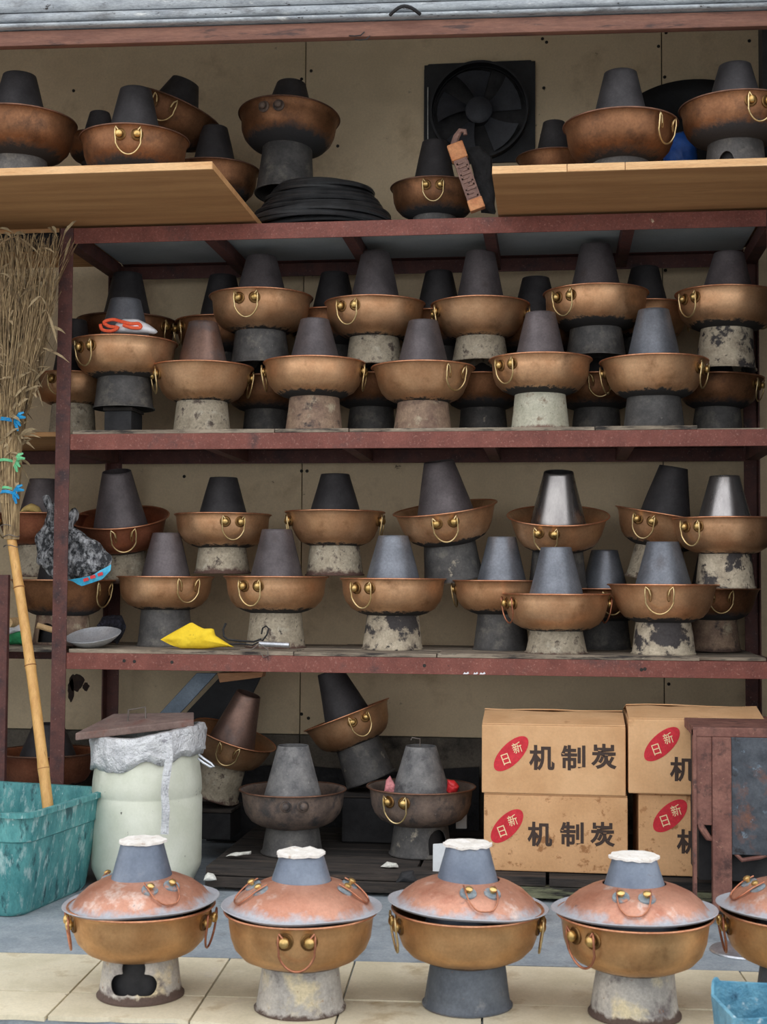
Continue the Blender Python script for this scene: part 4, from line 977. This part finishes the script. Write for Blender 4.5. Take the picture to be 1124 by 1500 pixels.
def bnoise(l, s_): return [v + Vector((noise.noise(v * 9 + Vector((s_, 0, 0))), noise.noise(v * 9 + Vector((0, s_, 0))), .6 * noise.noise(v * 7 + Vector((0, 0, s_))))) * .006 for v in l]
lo = [rrect(BW / 2 - .055, BD / 2 - .055, .05, 0), rrect(BW / 2 - .045, BD / 2 - .045, .055, .012), rrect(BW / 2 - .02, BD / 2 - .02, .055, BHt * .7), rrect(BW / 2 - .012, BD / 2 - .012, .055, BHt * .72),
      rrect(BW / 2 - .006, BD / 2 - .006, .055, BHt - .016), rrect(BW / 2 + .006, BD / 2 + .006, .055, BHt - .015), rrect(BW / 2 + .007, BD / 2 + .007, .055, BHt), rrect(BW / 2 - .010, BD / 2 - .010, .05, BHt),
      rrect(BW / 2 - .022, BD / 2 - .022, .05, BHt * .7), rrect(BW / 2 - .05, BD / 2 - .05, .045, .02), rrect(BW / 2 - .06, BD / 2 - .06, .04, .012)]
lo = [bnoise(l, 3) for l in lo[:-1]] + [lo[-1]]
loft(lo, True, True).build('bin_body', 'bucket_teal', bu, angle=45)

# ------------------------------------------------------------------ white barrel with rusty plate
bx = xfor(216, 4.06, .3)
ba = tag(empty('plastic_barrel', (bx, 4.06, 0)), 'dirty white plastic barrel with a silver foil collar beside the teal bin', 'barrel')
rb0 = .166
zt_ = zfor(1092, bx, 4.0)
MB().lathe([(.0001, 0), (rb0 * .80, 0), (rb0 * .86, .012), (rb0 * .985, .055), (rb0, .075), (rb0 * 1.0, .26), (rb0 * .975, .268), (rb0 * .975, .274), (rb0 * .995, .282), (rb0 * .985, .315), (rb0 * .93, zt_ - .035), (rb0 * .86, zt_ - .008), (rb0 * .84, zt_), (rb0 * .80, zt_), (rb0 * .80, zt_ - .05), (.0001, zt_ - .06)], 64).build('barrel_body', 'barrel_white', ba, angle=50)
# crumpled foil collar
vs = []; fs = []; n_ = 72
zf = [zt_ + .028, zt_ + .026, zt_ + .008, zt_ - .014, zt_ - .036, zt_ - .058]
for j, zz in enumerate(zf):
    for k_ in range(n_):
        a = 2 * PI * k_ / n_; c_ = Vector((math.sin(a), -math.cos(a), 0))
        rr = rb0 * (.93, 1.03, 1.05, 1.02, 1.03, .985)[j] + .012 * noise.noise(Vector((c_.x * 5, c_.y * 5, zz * 40 + 2))) + .006 * noise.noise(Vector((c_.x * 14, c_.y * 14, zz * 60)))
        lower = .026 * noise.noise(Vector((c_.x * 2, c_.y * 2, 7))) * (j >= 3) - (.022 * max(0, -c_.x)) * (j >= 4) + .03 * max(0, c_.x) * (j >= 4)
        vs.append((rr * c_.x, rr * c_.y, zz + lower + (.032 * max(0, c_.x) + .004) * (j <= 2)))
for j in range(5):
    for k_ in range(n_): fs.append((j * n_ + k_, j * n_ + (k_ + 1) % n_, (j + 1) * n_ + (k_ + 1) % n_, (j + 1) * n_ + k_))
fo = MB().add(vs, fs).build('foil_collar', 'foil', ba, angle=25)
sd = fo.modifiers.new('thick', 'SOLIDIFY'); sd.thickness = .0025
# hanging foil strip
pts = [(246, 1090), (248, 1110), (244, 1135), (241, 1160), (243, 1185), (242, 1205), (241, 1222)]
vs = []; fs = []
for i, (a, b) in enumerate(pts):
    q = at(a, b, 4.06 - rb0 - .012) - ba.location
    for j in range(5):
        vs.append(q + Vector(((j - 2) * .0062 * (1 - .1 * (i % 2)), -.004 * (j % 2) - .004 * noise.noise(Vector((i, j, 2))), 0)))
for i in range(len(pts) - 1):
    for j in range(4): fs.append((i * 5 + j, i * 5 + j + 1, i * 5 + j + 6, i * 5 + j + 5))
fs_ = MB().add(vs, fs).build('foil_strip', 'foil', ba, smooth=False); sd = fs_.modifiers.new('thick', 'SOLIDIFY'); sd.thickness = .002
# clasp at the right
q = at(296, 1112, 4.0) - ba.location
MB().tube([q + Vector((-.012, .01, .012)), q + Vector((.006, 0, .002)), q + Vector((.03, -.004, -.012)), q + Vector((.038, -.004, -.020)), q + Vector((.028, -.004, -.022)), q + Vector((.004, 0, -.010)), q + Vector((-.014, .01, .000))], .004, 6).build('clasp', 'tool_silver', ba)
zpl = zt_ + .028
cpl = (bx - .005, 4.05, zpl + .012)
pl_ = tag(empty('rusty_plate', cpl), 'rusty square iron plate with a wire grip covering the white barrel', 'plate')
tlp = [at(110, 1080, 3.90), at(284, 1060, 4.00), at(284, 1049, 4.18), at(166, 1051, 4.16)]
poly = [v - Vector(cpl) for v in tlp]
mb = MB().add([v + Vector((0, 0, -.010)) for v in poly] + [v + Vector((0, 0, .012)) for v in poly], [(0, 1, 2, 3), (7, 6, 5, 4), (0, 4, 5, 1), (1, 5, 6, 2), (2, 6, 7, 3), (3, 7, 4, 0)])
mb.build('plate_body', 'rust_plate', pl_, smooth=False, bevel=.003)
g0 = at(187, 1062, 4.03) - Vector(cpl); gx0, gx1 = g0.x, (at(213, 1058, 4.05) - Vector(cpl)).x
MB().tube([(gx0, g0.y, g0.z - .01), (gx0 + .002, g0.y, g0.z + .045), (gx1 - .004, g0.y + .03, g0.z + .052), (gx1, g0.y + .03, g0.z - .004)], .0032, 6).build('wire_grip', 'wire_grey', pl_)

# ------------------------------------------------------------------ timber platform under the rack
xp0, xp1 = xfor(302, 4.0, .05), wr - .01
plat = tag(empty('timber_platform', ((xp0 + xp1) / 2, 4.0, 0)), 'low blackened timber platform under the rack', 'platform')
OP = plat.location
for i, (y0, y1) in enumerate(((3.995, 4.09), (4.10, 4.21), (4.22, 4.32), (4.33, 4.45), (4.46, 4.58), (4.59, 4.72))):
    for a, b in (((xp0, xp0 + .62), (xp0 + .63, xp1)) if i % 2 else ((xp0 - .0, xp0 + 1.0), (xp0 + 1.01, xp1))):
        MB().box(a - OP.x, b - OP.x, y0 - OP.y, y1 - OP.y, .045, ZPF - .001 - rnd.uniform(0, .002)).build('plank', 'old_timber', plat, smooth=False, bevel=.002)
MB().box(xp0 - OP.x, -.02, -.012, .03, .012, .043).build('front_batten', 'old_timber', plat, smooth=False, bevel=.002)
MB().box(-.015, xp1 - OP.x, -.012, .03, .012, .043).build('front_batten', 'mossy_timber', plat, smooth=False, bevel=.002)
for xx in (xp0 + .05, (xp0 + xp1) / 2, xp1 - .12): MB().box(xx - OP.x, xx + .07 - OP.x, .032, .7, 0, .044).build('bearer', 'old_timber', plat, smooth=False)
MB().box(.12, xp1 - OP.x - .1, -.09, -.02, 0, .022).build('loose_plank', 'old_timber', plat, smooth=False, bevel=.002)

# ------------------------------------------------------------------ cardboard boxes
def text_mesh(body, size, bold, m_, ext=.0002):
    cu = bpy.data.curves.new('t', 'FONT'); cu.body = body; cu.size = size; cu.align_x = 'CENTER'; cu.align_y = 'CENTER'; cu.offset = bold; cu.extrude = ext
    cu.resolution_u = 4
    to = obj('t', cu); bpy.context.view_layer.update()
    me = bpy.data.meshes.new_from_object(to.evaluated_get(bpy.context.evaluated_depsgraph_get()))
    bpy.data.objects.remove(to); me.materials.clear(); me.materials.append(MATS[m_])
    xs = [v.co.x for v in me.vertices]; ys = [v.co.y for v in me.vertices]
    if xs:
        cx_, cy_ = (min(xs) + max(xs)) / 2, (min(ys) + max(ys)) / 2
        sc_ = size / max(max(xs) - min(xs), max(ys) - min(ys))
        for v in me.vertices: v.co.x = (v.co.x - cx_) * sc_; v.co.y = (v.co.y - cy_) * sc_
    return me
GL = {ch: text_mesh(ch, 1.0, .028, 'print_black') for ch in '机制炭'}
GS = {ch: text_mesh(ch, 1.0, .004, 'print_cream') for ch in '日新'}
def carton(px0, px1, py0, py1, Y, z0, depth, m_, label, chars, oval, seed, flap_open=0):
    a = xfor(px0, Y, z0 + .1); b = xfor(px1, Y, z0 + .1); h = zfor(py0, (a + b) / 2, Y) - z0; w2 = (b - a) / 2; cx_ = (a + b) / 2
    o = tag(empty('cardboard_box', (cx_, Y, z0)), label, 'box', 'cardboard boxes of charcoal under the rack')
    rs = random.Random(seed)
    mb = MB(); nx, nz_ = 8, 6
    mb.box(-w2, w2, 0, depth, 0.0005, h)
    mb.build('body', m_, o, smooth=False, bevel=.003)
    for s_ in (0, 1):
        y0, y1 = (0.002, depth / 2 - .002) if s_ == 0 else (depth / 2 + .002, depth - .002)
        lift = flap_open * (1 if s_ == 0 else 1.2)
        vs = []
        for i in range(7):
            for j in range(4):
                x_ = -w2 + .001 + (2 * w2 - .002) * i / 6; t = j / 3; y_ = y0 + (y1 - y0) * t
                rise = lift * (t if s_ == 0 else 1 - t) + .004 * rs.uniform(-.3, 1) * (t if s_ == 0 else 1 - t)
                vs.append(Vector((x_, y_, h + .0006 + rise)))
        k_ = len(vs); vs += [v + Vector((0, 0, .0035)) for v in vs]; fs = []
        for i in range(6):
            for j in range(3):
                p = i * 4 + j; fs += [(p, p + 4, p + 5, p + 1), (k_ + p, k_ + p + 1, k_ + p + 5, k_ + p + 4)]
        bd = [i * 4 for i in range(7)] + [24 + j for j in (1, 2, 3)] + [i * 4 + 3 for i in range(5, -1, -1)] + [2, 1]
        for p, q in zip(bd, bd[1:] + bd[:1]): fs.append((p, q, k_ + q, k_ + p))
        MB().add(vs, fs).build('flap', m_, o, smooth=False)
    M_ = Matrix.Rotation(R(90), 4, 'X')
    for ch, (pxc, pyc, spx) in chars:
        q = at(pxc, pyc, Y); s_ = spx * proj(q)[2] / F
        e = obj('printed_character', GL[ch], o, (q.x - cx_, -.0006, q.z - z0), (R(90), 0, 0), (s_, s_ * 1.02, 1))
    (pxc, pyc, lw, lh, ang) = oval
    q = at(pxc, pyc, Y); k_ = proj(q)[2] / F
    ov = MB().prism([(lw * k_ / 2 * math.cos(t), lh * k_ / 2 * math.sin(t)) for t in [2 * PI * i / 40 for i in range(40)]], -.0004, .0)
    oo = ov.build('red_oval_print', 'print_red', o, smooth=False); oo.location = (q.x - cx_, -.0004, q.z - z0); oo.rotation_euler = (0, R(-ang), 0)
    for ch, dx in (('日', -.17), ('新', .19)):
        e = obj('printed_character', GS[ch], oo, (dx * lw * k_, -.0008, dx * lw * k_ * .0), (R(90), 0, 0), (lh * k_ * .46, lh * k_ * .52, 1))
        e.rotation_euler = (R(90), R(ang * .55), 0)
    return z0 + h + .0045
zbx = ZPF
zc1 = carton(709, 920, 1166, 1266, 4.06, zbx, .30, 'cardboard_stained', 'stained cardboard box at the bottom left of the stacked boxes', [('机', (791, 1222, 36)), ('制', (838, 1222, 35)), ('炭', (883, 1222, 36))], (743, 1210, 62, 30, 47), 1)
zc2 = carton(936, 1118, 1166, 1266, 4.06, zbx, .30, 'cardboard_stained', 'cardboard box at the bottom right, half hidden by the rusty iron stove', [('机', (1010, 1233, 36)), ('制', (1056, 1233, 35)), ('炭', (1100, 1233, 36))], (982, 1195, 62, 31, 44), 2)
carton(706, 917, 1063, 1163, 4.055, zc1, .31, 'cardboard', 'cardboard box on top of the left stack of boxes', [('机', (794, 1110, 37)), ('制', (840, 1110, 36)), ('炭', (885, 1108, 37))], (749, 1104, 66, 30, 46), 3, flap_open=.022)
carton(921, 1122, 1055, 1161, 4.045, zc2, .31, 'cardboard', 'cardboard box on top of the right stack, partly behind the rusty iron stove', [('机', (1000, 1127, 36)), ('制', (1046, 1127, 35)), ('炭', (1090, 1127, 36))], (970, 1090, 66, 30, 44), 4, flap_open=.020)

# ------------------------------------------------------------------ rusty iron stove at the right
YS = 3.80
sx0, sx1 = xfor(1017, YS, .3), xfor(1017, YS, .3) + .36
zst = zfor(1066, sx0 + .1, YS)
sv = tag(empty('iron_stove', ((sx0 + sx1) / 2, YS + .1, 0)), 'rusty iron stove frame with a burnt blue-black panel at the right edge', 'stove')
OS = sv.location
def sbx(name, px0, px1, py0, py1, y0, y1, m_, bevel=.002):
    a, b = xfor(px0, YS, .3) - OS.x, (xfor(px1, YS, .3) - OS.x if px1 < 1500 else sx1 - OS.x)
    z1, z0 = zfor(py0, sx0 + .1, YS), max(0.0, zfor(py1, sx0 + .1, YS))
    return MB().box(a, b, y0, y1, z0, z1).build(name, m_, sv, smooth=False, bevel=bevel)
sbx('top_plate', 1016, 2000, 1066, 1080, -.100, .24, 'rust_iron')
sbx('corner_post', 1018, 1044, 1080, 1210, -.098, -.07, 'rust_iron')
sbx('edge_strip', 1016, 1021, 1070, 1335, -.102, -.066, 'rust_iron', .0008)
sbx('front_leg', 1044, 1072, 1080, 1335, -.106, -.066, 'rust_iron')
bpn = sbx('burnt_panel', 1072, 2000, 1080, 1252, -.100, -.085, 'burnt_iron')
sbx('firebox', 1026, 2000, 1084, 1296, -.055, .20, 'cast_black')
sbx('rear_leg', 1026, 1040, 1210, 1335, .18, .215, 'rust_iron')
q0 = at(1022, 1195, YS) - OS
MB().tube([(q0.x, -.088, q0.z), (q0.x + .01, -.095, q0.z - .03), (q0.x + .03, -.09, q0.z - .06), (q0.x + .05, -.088, q0.z - .065)], [.006, .010, .009, .006], 8).build('bent_flap', 'rust_iron', sv)
xr = xfor(1090, YS, .3) - OS.x; zr_ = zfor(1252, sx0 + .1, YS)
MB().tube([(xr - .03, -.09, zr_ + .01), (xr - .005, -.097, zr_ - .014), (xr + .04, -.095, zr_ - .006), (xr + .09, -.09, zr_ + .01)], .006, 8).build('sagging_rim', 'rust_iron', sv)

# ------------------------------------------------------------------ things under and in front of the rack
def slab(name, pts, Y, th, m_, label, cat, lean=0):
    c_ = at(sum(a for a, b in pts) / len(pts), max(b for a, b in pts), Y); pl = pxpoly(pts, Y, c_)
    o = MB().prism(pl, 0, th).build(name, m_, smooth=False, bevel=.0015); o.location = c_; o.rotation_euler = (lean, 0, 0)
    return tag(o, label, cat)
slab('steel_strip', [(216, 1064), (288, 986), (318, 986), (246, 1064)], 4.42, .012, 'blue_steel', 'slanting blue-grey steel strip leaning behind the white barrel', 'strip')
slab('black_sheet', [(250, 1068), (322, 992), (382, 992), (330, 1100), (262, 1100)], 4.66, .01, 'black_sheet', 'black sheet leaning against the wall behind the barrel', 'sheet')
slab('dark_backdrop', [(302, 1128), (420, 1120), (560, 1132), (702, 1124), (702, 1232), (302, 1232)], 4.70, .02, 'black_cloth', 'black tarpaulin added to darken the space behind the discarded hotpots', 'backdrop')  # flat black slab added to deepen the dark under the rack
slab('wood_offcut', [(318, 986), (386, 984), (384, 992), (322, 1000)], 4.40, .05, 'wood_offcut', 'small brown wood offcut wedged under the lower shelf', 'offcut')
slab('white_slab', [(668, 1180), (684, 1180), (684, 1214), (668, 1214)], 4.36, .014, 'off_white', 'off-white slab standing behind the grimy hotpot with wrappers', 'slab')
slab('white_tile', [(634, 1237), (664, 1235), (664, 1280), (634, 1280)], 4.03, .010, 'off_white', 'pale square tile leaning in front of the grimy hotpot with wrappers', 'tile', lean=-.12)
P = POTS['J4']
soft('pink_wrapper', [(562, 1160), (566, 1142), (572, 1136), (579, 1150), (580, 1164)], P['Y'] - .03, .01, .008, 20, 3, 'candy_pink', 'crumpled pink paper in the left of the grimy hotpot', 'wrapper')
soft('red_wrapper', [(653, 1158), (656, 1142), (666, 1143), (672, 1152), (668, 1162), (658, 1164)], P['Y'] - .03, .012, .008, 20, 7, 'candy_red', 'shiny red sweet wrapper in the right of the grimy hotpot', 'wrapper')
hk = P['root']
MB().tube([(-.004, 0, P['sh'] + P['Hc']), (-.004, 0, P['sh'] + P['Hc'] + .022), (-.03, 0, P['sh'] + P['Hc'] + .026), (-.032, 0, P['sh'] + P['Hc'] + .018)], .0022, 6).build('wire_hook', 'wire_grey', hk)
for nm, pts, Y, lab in (('paper_scrap', [(298, 1290), (304, 1278), (312, 1280), (318, 1290)], 3.97, 'small crumpled paper scrap at the foot of the white barrel'),
                        ('foil_scrap', [(330, 1254), (345, 1248), (368, 1247), (368, 1252), (345, 1254)], 4.12, 'thin white foil scrap left of the grimy hotpot with no ring'),
                        ('paper_scrap', [(558, 1270), (566, 1262), (580, 1264), (584, 1272)], 4.05, 'paper scrap on the platform before the hotpot with wrappers'),
                        ('coal_lump', [(580, 1292), (590, 1276), (606, 1274), (612, 1292)], 3.95, 'dark speckled lump on the concrete left of the pale tile')):
    o = soft(nm, pts, Y, .014, .008, 30, len(lab), 'paper_bit' if 'scrap' in nm else 'cast_black', lab, 'scrap' if 'scrap' in nm else 'lump', rings=5)
dl = atz(1082, 1393, 0)
disc = MB().lathe([(.026, .004), (.028, .012), (.05, .010), (.080, .005), (.083, .001), (.080, .0005), (.05, .006)], 40, closed=True).build('metal_disc', 'tool_silver'); disc.location = (dl.x + .012, dl.y, 0)
tag(disc, 'flat grey metal ring lying on the concrete behind the rightmost hotpot', 'disc')
# blue plastic tub in the front right corner
tq = atz(1100, 1530, -.10)
tbp = (xfor(1140, 2.62, .05), 2.62, -.10)
tb = tag(empty('plastic_tub', tbp, (0, 0, R(6))), 'crumpled blue plastic tub in the bottom right corner', 'tub')
hz_ = zfor(1492, tbp[0] - .06, 2.52) + .10
lo = [rrect(.085, .085, .03, 0), rrect(.088, .088, .03, .01), rrect(.105, .105, .035, hz_ * .7), rrect(.110, .110, .035, hz_), rrect(.104, .104, .03, hz_), rrect(.095, .095, .03, hz_ * .5), rrect(.08, .08, .025, .012)]
lo = [[v + Vector((noise.noise(v * 22), noise.noise(v * 22 + Vector((5, 5, 5))), 1.6 * noise.noise(v * 26 + Vector((2, 9, 1))) * (1 if v.z > .05 else 0))) * .020 for v in l] for l in lo]
loft(lo, True, True).build('tub_body', 'tub_blue', tb, angle=35)
# dark stains of dripped paint on the wall below the lower shelf
for (px, py, sw_, sh_) in ((112, 1000, 22, 26), (104, 1012, 10, 34), (126, 1006, 10, 12)):
    q = at(px, py, YW); k_ = proj(q)[2] / F
    pts = [(sw_ / 2 * k_ * (1 + .5 * noise.noise(Vector((math.cos(t) * 2, math.sin(t) * 2, px)))) * math.cos(t), sh_ / 2 * k_ * (1 + .5 * noise.noise(Vector((math.cos(t) * 2, math.sin(t) * 2, py)))) * math.sin(t)) for t in [2 * PI * i / 24 for i in range(24)]]
    o = MB().prism(pts, -.0012, .0).build('paint_drip', 'drip_paint', wall, smooth=False); o.location = (q.x, YW, q.z)
# blackened supports under the hotpots that stand higher than the boards
def support(pid, z0, drop, hx, hy, name, label, cat):
    P = POTS[pid]; l = P['root'].location; h = l.z - drop - z0
    o = tag(empty(name, (l.x, l.y, z0)), label, cat)
    MB().box(-hx, hx, -hy, hy, .0008, h - .012).build('body', 'cast_black', o, smooth=False, bevel=.003)
    MB().box(-hx - .004, hx + .004, -hy - .004, hy + .004, h - .0115, h - .0005).build('top_board', 'old_timber', o, smooth=False, bevel=.002)
support('B1', zM, 0, .045, .06, 'dark_block', 'small dark block under the hotpot that holds the red and white cloth', 'block')
support('J1', ZPF, .034, .075, .075, 'dark_crate', 'blackened crate in the shadow under the hotpot leaning beside the white barrel', 'crate')
support('J2', ZPF, .038, .085, .075, 'dark_crate', 'blackened crate in the shadow under the hotpot that leans left', 'crate')
support('T3', zP, .036, .08, .07, 'dark_tin', 'sooty tin under the hotpot tipped right above the left plywood sheet', 'tin')
